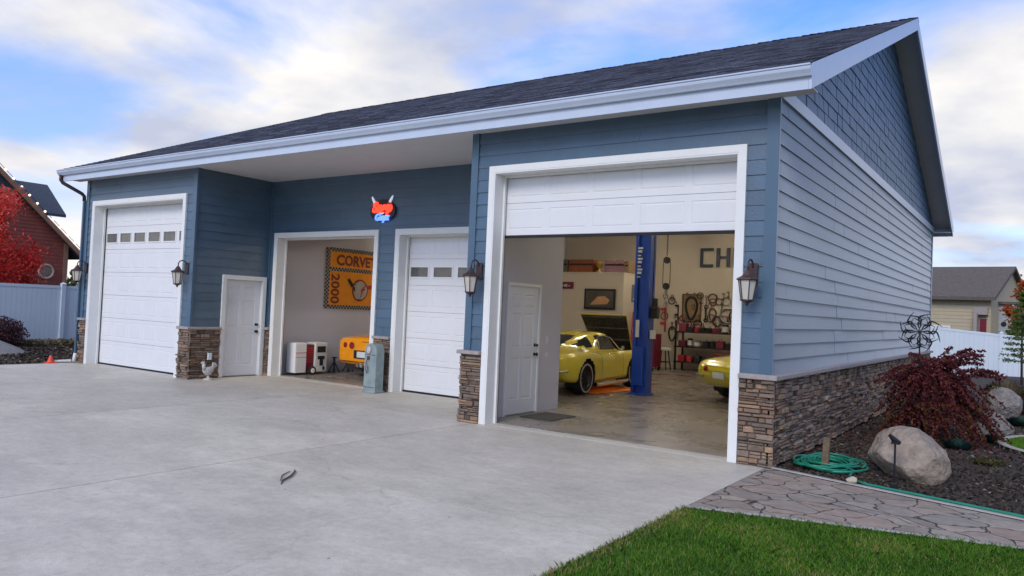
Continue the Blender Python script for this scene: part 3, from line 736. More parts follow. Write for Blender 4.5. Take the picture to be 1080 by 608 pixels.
# side doors (six panels) with casing
def six_panel(axis_pos, y0, y1, h, sgn, name='side_door', m=M['door'], cas=True, handle_hi=True, off=.0, par=None):
    # door in a plane x = axis_pos facing sgn*X
    mb = MB(); W = y1-y0; t = .045
    def quad(a, b, p, q, d=0.): 
        x = axis_pos-sgn*d; mb.add([(x,a,p),(x,b,p),(x,b,q),(x,a,q)], [(0,1,2,3)])
    st = .12*W/.9; mid = (y0+y1)/2
    rec = []
    for (a, b) in ((y0+st, mid-st*.42), (mid+st*.42, y1-st)):
        for (p, q) in ((.24*h/2.03, .90*h/2.03), (1.06*h/2.03, 1.60*h/2.03), (1.70*h/2.03, 1.90*h/2.03)): rec.append((a, b, p, q))
    for s in segs(y0+.003, y1-.003, .02, h-.004, rec): quad(*s)
    for (a, b, p, q) in rec:
        d = .013; e1, e2 = .014, .035
        R4 = lambda e, dd: [(axis_pos-sgn*dd, yy, zz) for yy, zz in ((a+e,p+e),(b-e,p+e),(b-e,q-e),(a+e,q-e))]
        mb.add(R4(0,0)+R4(e1,d)+R4(e2,.003), [(0,1,5,4),(1,2,6,5),(2,3,7,6),(3,0,4,7),(4,5,9,8),(5,6,10,9),(6,7,11,10),(7,4,8,11),(8,9,10,11)])
    xb = axis_pos-sgn*.014; mb.box(min(xb, xb-sgn*.03), max(xb, xb-sgn*.03), y0+.003, y1-.003, .02, h-.004)
    o = mb.build(name, m, G)
    yh = y1-.07 if handle_hi else y0+.07
    for nm, zz, r in (('door_knob', .95, .03), ('deadbolt', 1.10, .024)):
        k = MB(); k.lathe([(.028,0),(.028,sgn*.01),(.012,sgn*.015),(.012,sgn*.035),(r,sgn*.045),(r,sgn*.06),(.001,sgn*.068)], (axis_pos, yh, zz), 'x', 12)
        k.build(nm, M['black'], o, smooth=40)
    th = MB(); th.box(min(axis_pos-sgn*.04,axis_pos+sgn*.03), max(axis_pos-sgn*.04,axis_pos+sgn*.03), y0, y1, 0.002, .018); th.build('door_sill', M['steel'], o)
    return o
six_panel(XI-.05, .75, 1.65, 2.04, 1)
def casing_y(h, x, sgn, deep):
    y0, y1, _, zt = h; c = .09; a, b = sorted((x, x+sgn*.045)); mb = MB()
    mb.box(a, b, y0-c, y0, .003, zt+c); mb.box(a, b, y1, y1+c, .003, zt+c); mb.box(a, b, y0, y1, zt, zt+c)
    a, b = sorted((x+sgn*.04, x-sgn*deep)); mb.box(a, b, y0-.001, y0+.001, .003, zt); mb.box(a, b, y1-.001, y1+.001, .003, zt); mb.box(a, b, y0+.001, y1-.001, zt-.001, zt+.001)
    return mb.build('door_casing', M['white'], G)
casing_y(hP, XI, 1, .12)
six_panel(XM+.115, .86, 1.72, 2.04, 1)
mb = MB(); mb.box(XM+.12, XM+.14, .81, .86, .003, 2.09); mb.box(XM+.12, XM+.14, 1.72, 1.77, .003, 2.09); mb.box(XM+.12, XM+.14, .86, 1.72, 2.04, 2.09); mb.build('door_casing', M['white'], G)
mb = MB(); mb.box(XM+.122, XM+.128, 1.98, 2.05, 1.12, 1.24); mb.box(XM+.122, XM+.128, 1.98, 2.05, .9, .98); build_each(mb, 'switch_plate', M['label'], G)
# outlet box on stone pier
mb = MB(); mb.cbox(XI+.08, XI+.125, .36, .44, .38, .52, .006); mb.build('outlet_cover', M['vinyl'], G)
# office partition at the back
mb = MB(); mb.box(XI+.002, -8.0, 12.2, 12.3, 0, 2.9); mb.box(-8.1, -8.0, 12.302, 14.415, 0, 2.9); mb.box(XI+.002, -7.98, 12.18, 14.415, 2.902, 2.94)
off_ = mb.build('office_partition', M['cream'], G)
mb = MB(); mb.box(-11.2, -10.2, 12.165, 12.198, 0, 2.1); o = mb.build('office_door', M['door'], G)
# clerestory edge shelf etc end

# ------------------------------------------------------------------ lanterns
def lantern(label):
    t = thing('wall_lantern', label, 'lantern', (0,0,0), 0, 'carriage lanterns beside the overhead doors', local=True)
    MB().cbox(-.055,.055,-.022,0,-.02,.22,.006).build('back_plate', M['bronze'], t)
    mb = MB(); pts = []
    for k in range(11):
        a = PI*k/10; pts.append((0, -.02-.09+.09*math.cos(a), .17+.085*math.sin(a)))
    mb.tube(pts+[(0,-.20,.13)], .011, 8); mb.build('arm', M['bronze'], t, smooth=True)
    cy = -.20; mb = MB()
    prof = [(.014,.14),(.03,.125),(.045,.10),(.065,.065),(.125,.035),(.13,.02),(.12,.012)]
    mb.lathe(prof, (0,cy,0), 'z', 6); mb.build('cap', M['bronze'], t)
    fr = MB(); 
    for k in range(6):
        a = 2*PI*k/6; fr.tube([(.105*math.cos(a), cy+.105*math.sin(a), .015), (.068*math.cos(a), cy+.068*math.sin(a), -.21)], .006, 5)
    fr.lathe([(.078,-.205),(.082,-.215),(.05,-.235),(.02,-.25),(.014,-.275),(.001,-.285)], (0,cy,0), 'z', 12)
    fr.build('cage', M['bronze'], t)
    mb = MB(); mb.lathe([(.098,.012),(.062,-.205)], (0,cy,0), 'z', 6); mb.build('glass', M['frost'], t)
    return t
la = lantern('bronze lantern on the blue corner right of the open workshop door')
la.location = (-.22, -.03, 2.10)
gp = 'carriage lanterns beside the overhead doors'
dup(la, (-4.20, -.03, 2.10), 0, 'bronze lantern above the narrow stone pier in the middle of the garage front', gp)
dup(la, (-11.56, -.03, 2.10), 0, 'bronze lantern right of the closed tall door with seven windows', gp)
dup(la, (-15.60, -.03, 2.10), 0, 'farthest bronze lantern, at the left corner by the downspout', gp)

# ------------------------------------------------------------------ neon sign
t = thing('neon_sign', 'small lit neon sign with red script over blue script and white horns', 'sign', (-7.98, RC-.02, 3.25))
cx, cy, cz = -7.98, RC-.06, 3.47
mb = MB(); pts = []
for k in range(24):
    a = 2*PI*k/24; pts.append((cx+.33*math.cos(a)*(1-.12*math.sin(a)), cz+.21*math.sin(a)))
mb.prism(pts, 'y', cy+.0, cy+.035); mb.build('backing', M['navy'], t)
def face_y(mb, cx, y, cz): return mb.xf(lambda p: Vector((cx+p.x, y-p.z, cz+p.y)))
face_y(text_mb('Snap', .27, .02, .016, .15), cx-.0, cy-.02, cz+.05).build('red_script', M['neonred'], t)
mb = MB(); mb.lathe([(.10,0),(.10,.012),(.001,.013)], (cx+.17, cy-.004, cz+.06), 'y', 16); mb.lathe([(.085,0),(.085,.012),(.001,.013)], (cx-.2, cy-.004, cz+.03), 'y', 16); build_each(mb, 'red_disc', M['red'], t)  # flat red enamel discs behind the red script
face_y(text_mb('Guyz', .18, .02, .008, .2), cx-.0, cy-.02, cz-.14).build('blue_script', M['neonblue'], t)
for s in (-1, 1):
    mb = MB(); mb.tube([(cx+s*.20, cy-.02, cz+.15), (cx+s*.24, cy-.02, cz+.21), (cx+s*.275, cy-.02, cz+.27)], [.026,.024,.014], 8); mb.build('horn', M['neonwhite'], t, smooth=True)
mb = MB(); mb.tube([(cx-.05, cy-.02, cz-.05), (cx, cy-.02, cz-.075), (cx+.05, cy-.02, cz-.05)], .012, 6); mb.build('smile', M['neonwhite'], t, smooth=True)

# ------------------------------------------------------------------ cars
def pch(xs, ys, x):
    xs = np.array(xs); ys = np.array(ys); h = np.diff(xs); d = np.diff(ys)/h; m = np.zeros(len(xs)); m[0] = d[0]; m[-1] = d[-1]
    for i in range(1, len(xs)-1):
        if d[i-1]*d[i] > 0: w1 = 2*h[i]+h[i-1]; w2 = h[i]+2*h[i-1]; m[i] = (w1+w2)/(w1/d[i-1]+w2/d[i])
    i = np.clip(np.searchsorted(xs, x)-1, 0, len(xs)-2); t = (x-xs[i])/h[i]
    return (2*t**3-3*t**2+1)*ys[i]+(t**3-2*t**2+t)*h[i]*m[i]+(-2*t**3+3*t**2)*ys[i+1]+(t**3-t**2)*h[i]*m[i+1]
def car_body(root, st, paint, wheels, wr, wins, hood=None, ny=150, seams=()):
    st = np.array(st); yy = np.linspace(st[0,0], st[-1,0], ny); yy = np.sort(np.concatenate([yy, [st[0,0]+.01, st[0,0]+.03, st[-1,0]-.02]]))
    P = [np.array([pch(st[:,0], st[:,c], y) for y in yy]) for c in range(1, st.shape[1])]
    w, zb, zc, zr, gb, gt, bl = P; rings = []; ns = 44
    for i in range(len(yy)):
        ctrl = [(0,zb[i]),(.6*w[i],zb[i]),(.93*w[i],zb[i]+.015),(.985*w[i],zb[i]+.10),(w[i],(zb[i]*.45+zc[i]*.55)),(.985*w[i],zc[i]-.10),(.93*w[i],zc[i]-.02),(.84*w[i],zc[i]+.0),(gb[i],bl[i]),(gt[i]+.03,zr[i]-.07 if zr[i]-bl[i]>.12 else (zr[i]+bl[i])/2),(gt[i]*.85,zr[i]-.02 if zr[i]-bl[i]>.12 else zr[i]-.004),(gt[i]*.45,zr[i]-.002),(0,zr[i])]
        c = np.array(ctrl); s = np.concatenate([[0], np.cumsum(np.linalg.norm(np.diff(c, axis=0), axis=1))]); s /= s[-1]
        # fixed parametrisation: same number of points in each span
        pts = []
        for k in range(len(c)-1):
            for q in (0, .25, .5, .75): pts.append(c[k]*(1-q)+c[k+1]*q)
        pts.append(c[-1]); pts = np.array(pts)
        for _ in range(2): pts[1:-1] = pts[1:-1]*.5+(pts[:-2]+pts[2:])*.25
        rings.append(pts)
    nr = len(rings[0]); body = MB(); parts = {k: MB() for k in wins}; V = []
    for sx in (1, -1):
        for i in range(len(yy)-1):
            for k in range(nr-1):
                q = [rings[i][k], rings[i][k+1], rings[i+1][k+1], rings[i+1][k]]; ys_ = [yy[i], yy[i], yy[i+1], yy[i+1]]
                cxm = sum(p[0] for p in q)/4; czm = sum(p[1] for p in q)/4; cym = (yy[i]+yy[i+1])/2
                vs = [(sx*p[0], y, p[1]) for p, y in zip(q, ys_)]
                if any((cym-wy)**2+(czm-wr)**2 < (wr+.055)**2 and cxm > .55 for wy in wheels): continue
                if hood and hood[0] < cym < hood[1] and cxm < hood[2] and k > nr*.55: continue
                tgt = body
                for nm, fn in wins.items():
                    if fn(cxm, cym, czm, k/nr): tgt = parts[nm]; break
                tgt.add(vs, [(0,1,2,3)])
    for i, end in ((0, 0), (len(yy)-1, 1)):
        pts = [(p[0], yy[i], p[1]) for p in rings[i]]; pts += [(-p[0], yy[i], p[1]) for p in rings[i][::-1]]
        body.add(pts, [tuple(range(len(pts)))])
    def weld(mb):
        o = mb; bm = bmesh.new(); vv = [bm.verts.new(p) for p in mb.v]; bm.verts.ensure_lookup_table()
        for f in mb.f:
            try: bm.faces.new([vv[i] for i in f])
            except ValueError: pass
        bmesh.ops.remove_doubles(bm, verts=bm.verts, dist=.0006); bm.verts.index_update()
        r = MB(); r.add([v.co[:] for v in bm.verts], [tuple(v.index for v in f.verts) for f in bm.faces]); bm.free(); return r
    b = weld(body).build('body', paint, root, smooth=38)
    for nm, p in parts.items():
        if p.f: build_each(weld(p), nm, M['glass'] if 'window' in nm or 'wind' in nm else M['blackm'], root, smooth=True)
    for sy_0, za_, zb_ in seams:                     # shut lines of the doors
        i = int(np.argmin(abs(yy-sy_0)))
        for sx in (1, -1):
            pl = [(sx*(p[0]+.0015), p[1]) for p in rings[i] if za_ <= p[1] <= zb_ and p[0] > .5]
            if len(pl) < 2: continue
            q = MB(); q.add([(a, yy[i]-.006, b2) for a, b2 in pl]+[(a, yy[i]+.006, b2) for a, b2 in pl], [(k, k+1, k+1+len(pl), k+len(pl)) for k in range(len(pl)-1)]); q.build('shut_line', M['blackm'], root)
    mb = MB()
    for wy in wheels:
        for sx in (1, -1):
            pr = [(wy+(wr+.05)*math.cos(a), wr+(wr+.05)*math.sin(a)) for a in np.linspace(-.5, PI+.5, 16)]
            vs = [(sx*.85*1.0, a, b2) for a, b2 in pr]+[(sx*.55, a, b2) for a, b2 in pr]
            mb.add(vs, [(i, i+1, i+17, i+16) for i in range(15)]+[tuple(range(16, 32))])
    build_each(mb, 'wheel_arch', M['blackm'], root)
    return b
def wheel(root, x, y, r, sx, style):
    w = MB(); wd = .20; x0 = x-sx*wd
    w.lathe([(r*.62, x0), (r*.95, x0), (r, x0+sx*.03), (r, x-sx*.03), (r*.95, x-sx*.004), (r*.70, x), (r*.66, x-sx*.01)], (0, y, r), 'x', 28, cap=False)
    ty = w.build('wheel', M['rubber'], root, smooth=40)
    m = MB()
    if style == 'ww':
        m.lathe([(r*.87, x+sx*.001), (r*.87, x+sx*.006), (r*.79, x+sx*.006), (r*.79, x+sx*.001)], (0, y, r), 'x', 28, cap=False); m.build('whitewall', M['ceramic'], ty, smooth=40); m = MB()
    m.lathe([(r*.69, x-sx*.005), (r*.66, x-sx*.03), (r*.5, x-sx*.07), (.06, x-sx*.05), (.055, x-sx*.015), (.001, x-sx*.01)], (0, y, r), 'x', 28, cap=False)
    for k in range(5 if style == 'sp' else 10):
        a = 2*PI*k/(5 if style == 'sp' else 10); d = Vector((0, math.cos(a), math.sin(a))); 
        m.tube([Vector((x-sx*.03, y, r))+d*.05, Vector((x-sx*.045, y, r))+d*r*.66], [.022,.03] if style == 'sp' else .010, 6)
    m.build('rim', M['darkrim'] if style != 'sp' else M['steel'], ty, smooth=40)
# station: y, w, zb, zc, zr, gb, gt, belt
C2 = [(-2.23,.56,.52,.70,.72,.40,.25,.715),(-2.17,.70,.44,.755,.775,.46,.28,.765),(-2.0,.80,.31,.81,.84,.52,.30,.825),(-1.65,.865,.24,.86,.93,.60,.33,.87),(-1.245,.885,.22,.885,1.05,.67,.40,.90),(-.8,.865,.20,.85,1.165,.70,.48,.875),(-.35,.835,.20,.81,1.24,.71,.54,.86),(.0,.825,.20,.80,1.262,.71,.56,.85),(.22,.825,.20,.80,1.25,.71,.57,.85),(.45,.83,.20,.805,1.09,.71,.59,.85),(.68,.84,.20,.82,.90,.70,.60,.85),(.78,.845,.20,.83,.855,.66,.4,.845),(1.245,.875,.22,.85,.84,.55,.3,.83),(1.7,.86,.25,.80,.79,.5,.3,.785),(2.05,.78,.33,.70,.70,.45,.25,.70),(2.2,.62,.44,.58,.58,.35,.2,.58)]
def side_win(cx, cy, cz, s): return .86 < cz < 1.175 and cx > .5 and s > .55 and -.40 < cy < .52-(cz-.86)*.9+.12 and cz > .885
def quarter(cx, cy, cz, s): return cz > .925 and cx > .42 and -1.25 < cy < -.62 and cz < 1.16-(-cy-.62)*.30 and cz > .93+(-cy-.62)*.08 
def wshield(cx, cy, cz, s): return .28 < cy < .72 and cx < .58 and cz > .87
def rearw(cx, cy, cz, s): return -1.55 < cy < -.75 and cx < .32 and cz > .93
def make_c2(label, loc, rz, paint, hood_open):
    t = thing('vintage_coupe', label, 'car', loc, rz, local=True)
    car_body(t, C2, paint, (-1.245, 1.245), .335, {'side_window': side_win, 'quarter_window': quarter, 'windshield': wshield, 'rear_window': rearw}, (.84, 2.0, .60) if hood_open else None, seams=((-.47,.26,.86),(.66,.26,.82)))
    for wy in (-1.245, 1.245):
        for sx in (1, -1): wheel(t, sx*.845, wy, .335, sx, 'ww')
    mb = MB()
    for sx in (1, -1): mb.tube([(sx*.845,-.82,.185),(sx*.86,-.7,.175),(sx*.86,.72,.175),(sx*.845,.85,.19)], .045, 10)
    build_each(mb, 'side_exhaust', M['chrome'], t, smooth=40)
    mb = MB()                                        # window frame, drip rail, mirror, handle
    for sx in (1, -1):
        mb.tube([(sx*.735,-.42,.875),(sx*.625,-.36,1.15),(sx*.61,0,1.175),(sx*.64,.30,1.13),(sx*.735,.62,.875)], .010, 6)
        mb.tube([(sx*.835,-.25,.80),(sx*.85,-.21,.80),(sx*.85,-.12,.80)], .012, 6)
    mb.build('window_trim', M['chrome'], t, smooth=40)
    mb = MB(); mb.tube([(.78,.42,.84),(.84,.45,.89)], .008, 6); mb.lathe([(.001,-.035),(.045,-.03),(.055,.02),(.001,.025)], (.86,.46,.91), 'y', 12); mb.build('mirror', M['chrome'], t, smooth=40)
    mb = MB()
    for k in range(3): mb.box(.85, .889, .99+k*.055, 1.025+k*.055, .48+k*.0, .64, rx=-.25)
    build_each(mb, 'fender_vent', M['blackm'], t)
    for sx in (1, -1):
        for dx in (.40, .60):
            m2 = MB(); m2.lathe([(.055,0),(.06,-.012),(.05,-.02),(.001,-.028)], (sx*dx, -2.20+(.035 if dx > .5 else -.03), .655), 'y', 16); m2.build('tail_lamp', M['redl'], t, smooth=40)
    for sx in (1, -1):
        mb = MB(); mb.tube([(sx*.78,-1.98,.50),(sx*.72,-2.20,.50),(sx*.42,-2.28,.50)], .028, 8); mb.build('bumper', M['chrome'], t, smooth=40)
    mb = MB(); mb.cbox(-.16,.16,-2.27,-2.25,.48,.60,.004); mb.build('licence_plate', M['label'], t)
    if hood_open:
        mb = MB(); mb.box(-.58,.58,.80,2.02,.42,.46); mb.box(-.6,-.58,.80,2.02,.44,.79); mb.box(.58,.6,.80,2.02,.44,.79); mb.box(-.6,.6,.78,.80,.44,.83); mb.build('engine_bay', M['blackm'], t)
        mb = MB(); mb.cbox(-.25,.25,1.0,1.6,.46,.72,.03); mb.lathe([(.2,.72),(.21,.74),(.2,.80),(.1,.82),(.001,.82)], (0,1.3,0), 'z', 18); mb.build('engine', M['steel'], t)
        # hood hinged at the nose, open side towards the windscreen
        L = 1.16; a = R(52); mb = MB(); n = 8
        def H(u, v, d):                               # u across, v from hinge (0) to open edge (1)
            y = 2.0-L*v*math.cos(a)-d*math.sin(a)*1.; z = .73+L*v*math.sin(a)-d*math.cos(a); return (u, y, z)
        for k in range(n):
            v0, v1 = k/n, (k+1)/n; w0, w1 = .50+.10*v0, .50+.10*v1
            mb.add([H(-w0,v0,0),H(w0,v0,0),H(w1,v1,0),H(-w1,v1,0),H(-w0,v0,.02),H(w0,v0,.02),H(w1,v1,.02),H(-w1,v1,.02)], [(0,1,2,3),(0,4,7,3),(1,2,6,5),(4,5,6,7)])
        mb.add([H(-.6,1,0),H(.6,1,0),H(.6,1,.02),H(-.6,1,.02)], [(0,1,2,3)])
        ho = mb.build('hood', paint, t)
        mb = MB(); mb.add([H(-.48,.02,.024),H(.48,.02,.024),H(.585,.98,.024),H(-.585,.98,.024)], [(0,1,2,3)])
        for v in (.05,.35,.65,.94):
            w = .47+.1*v; mb.add([H(-w,v-.025,.024),H(w,v-.025,.024),H(w,v+.025,.024),H(-w,v+.025,.024),H(-w,v-.015,.05),H(w,v-.015,.05),H(w,v+.015,.05),H(-w,v+.015,.05)], [(0,1,5,4),(1,2,6,5),(2,3,7,6),(3,0,4,7),(4,5,6,7)])
        mb.build('hood_liner', mat('hood_underside', (.10,.09,.07), .5, c2=(.012,.012,.012), vs=22, detail=2), ho)
    return t
cA = make_c2('olive yellow vintage coupe with its hood open and white-ringed tyres', (-5.95,5.97,.004), R(3.5), M['yellow'], True)
cB = make_c2('bright yellow vintage coupe tail mostly hidden behind the right door post', (-1.60,7.78,.004), R(-28), M['yellow2'], False)
C5 = [(-2.28,.80,.36,.80,.83,.5,.3,.82),(-2.25,.87,.30,.84,.87,.55,.35,.86),(-2.17,.92,.26,.87,.90,.6,.4,.885),(-1.9,.94,.22,.90,.94,.64,.42,.92),(-1.3,.945,.18,.93,1.06,.70,.46,.94),(-.6,.93,.16,.90,1.18,.72,.52,.93),(-.1,.92,.16,.87,1.21,.72,.54,.91),(.3,.92,.16,.86,1.12,.72,.56,.90),(.85,.92,.16,.86,.90,.70,.5,.88),(1.3,.93,.17,.86,.82,.6,.4,.83),(1.9,.88,.2,.70,.70,.5,.3,.70),(2.25,.70,.24,.54,.55,.4,.2,.545)]
t = thing('sports_car', 'orange yellow sports car seen from behind in the second bay', 'car', (-9.76,5.50,.004), R(0), local=True)
car_body(t, C5, M['orange'], (-1.33, 1.33), .325, {'rear_window': lambda cx, cy, cz, s: -1.6 < cy < -.6 and cx < .48 and cz > .97, 'side_window': lambda cx, cy, cz, s: -.6 < cy < .5 and cx > .56 and cz > .93 and s > .55, 'windshield': lambda cx, cy, cz, s: .1 < cy < .8 and cx < .56 and cz > .92})
for wy in (-1.33, 1.33):
    for sx in (1, -1): wheel(t, sx*.90, wy, .325, sx, 'sp')
for sx in (1, -1):
    for dx in (.42, .64):
        m2 = MB(); m2.lathe([(.075,0),(.078,-.012),(.06,-.016),(.001,-.018)], (sx*dx, -2.285+(.02 if dx > .5 else 0), .70), 'y', 20); m2.build('tail_lamp', M['redl'], t, smooth=40)
mb = MB(); mb.box(-.34,.34,-2.30,-2.279,.42,.60); mb.build('plate_recess', M['blackm'], t)
mb = MB(); mb.cbox(-.23,.23,-2.315,-2.301,.445,.575,.004); mb.build('licence_plate', M['label'], t)
mb = MB(); mb.box(-.75,.75,-2.288,-2.276,.335,.350); mb.box(-.12,.12,-2.286,-2.272,.79,.80); mb.build('bumper_seam', M['blackm'], t)
mb = MB()
for x in (-.20,-.08,.08,.20): mb.lathe([(.04,-2.32),(.045,-2.31),(.045,-2.0)], (x,0,.27), 'y', 12)
build_each(mb, 'exhaust_tip', M['chrome'], t, smooth=40)
mb = MB(); mb.box(-.7,.7,-2.2,-1.9,.16,.32); mb.build('rear_valance', M['blackm'], t)

# ------------------------------------------------------------------ inside things
t = thing('vehicle_lift', 'tall blue two-post lift column with pale sticker beside the yellow coupe', 'car lift', (-4.38,5.95,.004))
mb = MB(); mb.box(-4.55,-4.53,5.82,6.10,.01,4.4); mb.box(-4.23,-4.21,5.82,6.10,.01,4.4); mb.box(-4.53,-4.23,6.08,6.10,.01,4.4); mb.box(-4.53,-4.48,5.82,5.84,.01,4.4); mb.box(-4.28,-4.23,5.82,5.84,.01,4.4)
mb.box(-4.48,-4.28,5.87,5.9,.01,4.4)
mb.build('column', M['blue'], t)
mb = MB(); mb.cbox(-4.59,-4.17,5.72,6.16,.005,.03,.004); mb.build('base_plate', M['blue'], t)
mb = MB(); mb.cbox(-4.50,-4.26,5.72,5.83,.2,1.0,.01); mb.build('carriage', M['blue'], t)
mb = MB(); mb.box(-4.48,-4.40,5.80,5.816,1.20,1.56); mb.build('sticker', M['label'], t)
mb = MB(); mb.box(-4.18,-4.09,5.86,5.96,1.18,1.36); mb.build('control_box', M['label'], t)
mb = MB(); mb.cbox(-4.205,-4.04,5.86,6.02,1.60,1.85,.02); mb.tube([(-4.12,5.93,1.85),(-4.12,5.93,2.02)], .06, 10); mb.build('motor', M['black'], t)
mb = MB(); mb.tube([(-4.17,5.9,4.4),(-4.16,5.9,3),(-4.16,5.9,2.0)], .012, 6); mb.build('hydraulic_hose', M['blackm'], t)
m2 = MB()
for k in range(9): m2.box(-4.49+.0*k,-4.42+.02*((k*7)%3),5.806,5.812,2.45+k*.075,2.475+k*.075+.012*((k*5)%3))
m2.build('decal', M['label'], t)
# second column of the lift beyond the car
t2 = dup(t, (-7.6,5.95,.004), 0, 'second blue lift column hidden on the far side of the yellow coupe') 
mb = MB(); mb.add([(-5.45,5.05,.012),(-4.95,5.05,.012),(-4.75,6.9,.012),(-6.0,7.2,.012),(-5.45,5.05,.02),(-4.95,5.05,.02),(-4.75,6.9,.02),(-6.0,7.2,.02)], [(0,1,2,3),(4,5,6,7),(0,1,5,4),(1,2,6,5),(2,3,7,6),(3,0,4,7)])
tag(mb.build('floor_mat', M['orangemat']), 'bright orange mat on the floor under the olive yellow coupe', 'mat')
mb = MB(); mb.cbox(-4.10,-3.52,1.02,1.78,.006,.02,.005); tag(mb.build('door_mat', M['mat']), 'dark rubber door mat on the floor in front of the inside white door', 'door mat')
# chain hoist
t = thing('chain_hoist', 'thin hanging chain hoist with two pulley blocks before the back wall', 'hoist', (-5.66,10,1.9))
def chain(mb, x, y, z0, z1, w=.018):
    z = z0; k = 0
    while z < z1: 
        pts = [(x+(w*math.cos(a) if k % 2 else 0), y+(0 if k % 2 else w*math.cos(a)), z+.03+.035*math.sin(a)) for a in np.linspace(0, 2*PI, 7)[:-1]]
        mb.tube(pts, .007, 4, closed=True); z += .055; k += 1
mb = MB(); chain(mb, -5.66, 10, 3.25, 4.4); mb.build('chain', M['blackm'], t)
mb = MB(); mb.lathe([(.001,-.04),(.09,-.035),(.09,.035),(.001,.04)], (-5.66,10,3.14), 'y', 16); mb.lathe([(.001,-.04),(.09,-.035),(.09,.035),(.001,.04)], (-5.66,10,2.45), 'y', 16); build_each(mb, 'pulley_block', M['blackm'], t)
mb = MB(); mb.tube([(-5.76,10,2.5),(-5.76,10,3.1)], .01, 5); mb.tube([(-5.56,10,2.5),(-5.56,10,3.1)], .01, 5); build_each(mb, 'rope', M['blackm'], t)
mb = MB(); mb.tube([(-5.66+.045*math.cos(k*1.1), 10+.045*math.sin(k*1.1), 2.36-k*.008) for k in range(60)], .012, 4); mb.build('spring', M['steel'], t)
# letters on the back wall
t = thing('wall_letters', 'dark block letters spelling a car maker high on the cream back wall', 'lettering', (-4.6,14.40,3.26))
GL = {'C':[(0,0,.09,.6),(.09,0,.42,.09),(.09,.51,.42,.6)],'H':[(0,0,.1,.6),(.32,0,.42,.6),(.1,.255,.32,.345)],'E':[(0,0,.1,.6),(.1,0,.42,.09),(.1,.51,.42,.6),(.1,.255,.36,.345)],'R':[(0,0,.1,.6),(.1,.51,.42,.6),(.32,.33,.42,.51),(.1,.25,.42,.33),(.28,0,.4,.25)],'O':[(0,0,.1,.6),(.32,0,.42,.6),(.1,0,.32,.09),(.1,.51,.32,.6)],'L':[(0,0,.1,.6),(.1,0,.42,.09)],'T':[(.16,0,.26,.51),(0,.51,.42,.6)]}
for k, ch in enumerate('CHEVROLET'):
    mb = MB(); X0 = -6.44+k*.53
    if ch == 'V': mb.prism([(X0,3.86),(X0+.1,3.86),(X0+.21,3.42),(X0+.32,3.86),(X0+.42,3.86),(X0+.26,3.26),(X0+.16,3.26)], 'y', 14.36, 14.40)
    else:
        for (a_,b_,c_,d_) in GL[ch]: mb.box(X0+a_, X0+c_, 14.36, 14.40, 3.26+b_, 3.26+d_)
    mb.build('letter', M['navy'], t)
# cartons on the office roof (z 2.94)
def carton(x0, x1, h, m, label, y=12.5, d=.4):
    mb = MB(); mb.cbox(x0, x1, y, y+d, 2.945, 2.945+h, .008); tp = MB(); c = (x0+x1)/2
    t = thing('storage_box', label, 'box', (c, y+d/2, 2.945), 0); mb.build('carton', m, t)
    tp.box(x0+.02, x1-.02, y-.004, y-.001, 2.945+h*.55, 2.945+h*.68); tp.build('printed_band', M['blackm'], t); return t
carton(-11.35,-10.2,.42,M['cardg'],'grey green storage box at the left end of the office roof')
carton(-10.15,-9.25,.42,M['cardr'],'red brown carton beside the brass trophy on the office roof')
mb = MB(); mb.lathe([(.09,0),(.09,.04),(.03,.08),(.03,.12),(.10,.2),(.11,.33),(.09,.34),(.02,.18),(.001,.17)], (-9.02,12.5,2.945), 'z', 16); tag(mb.build('trophy', M['gold'], smooth=40), 'brass trophy cup between the cartons on the office roof', 'trophy')
carton(-8.85,-8.15,.40,M['carp'],'white and red patterned carton right of the brass trophy')
carton(-8.12,-8.0+.02,.36,M['card'],'narrow brown cardboard box at the right end of the office roof',12.45,.5)
# pictures on the office front
t = thing('framed_picture', 'framed dark painting with an orange streak on the office front', 'picture', (-8.75,12.17,1.85))
mb = MB(); mb.cbox(-9.32,-8.24,12.13,12.17,1.78,2.42,.008); mb.build('frame', M['blackm'], t)
mb = MB(); mb.box(-9.26,-8.30,12.122,12.129,1.84,2.36); mb.build('canvas', mat('dark_canvas', (.05,.05,.045), .6, c2=(.10,.08,.06), vs=4), t)
mb = MB(); mb.prism([(-9.1,1.92),(-8.5,1.95),(-8.42,2.08),(-8.6,2.2),(-8.85,2.17)], 'y', 12.116, 12.121); mb.build('painted_streak', mat('orange_painting', (.62,.20,.05), .6, c2=(.5,.38,.22), vs=5), t)
t = thing('wall_sign', 'small dark red sign with faded pale marks above the office door', 'sign', (-10.3,12.17,2.35))
mb = MB(); mb.cbox(-11.1,-9.75,12.15,12.18,2.40,2.62,.005); mb.build('board', M['maroon'], t)
m2 = MB()
for k in range(14): m2.box(-10.98+k*.082,-10.98+k*.082+.03+.02*((k*7)%3),12.144,12.148,2.46+.01*((k*5)%3),2.55-.012*((k*3)%4))
m2.build('decal', M['label'], t)
t = thing('poster', 'blue poster on the office side wall behind the lift column', 'poster', (-7.99,13,2.0))
mb = MB(); mb.box(-7.995,-7.985,12.75,13.45,2.05,2.60); mb.build('sheet', mat('blue_poster', (.03,.06,.14), .5, c2=(.16,.22,.3), vs=5), t)
mb = MB(); mb.box(-7.985,-7.981,12.85,13.35,2.12,2.17); mb.build('title_bar', M['label'], t)
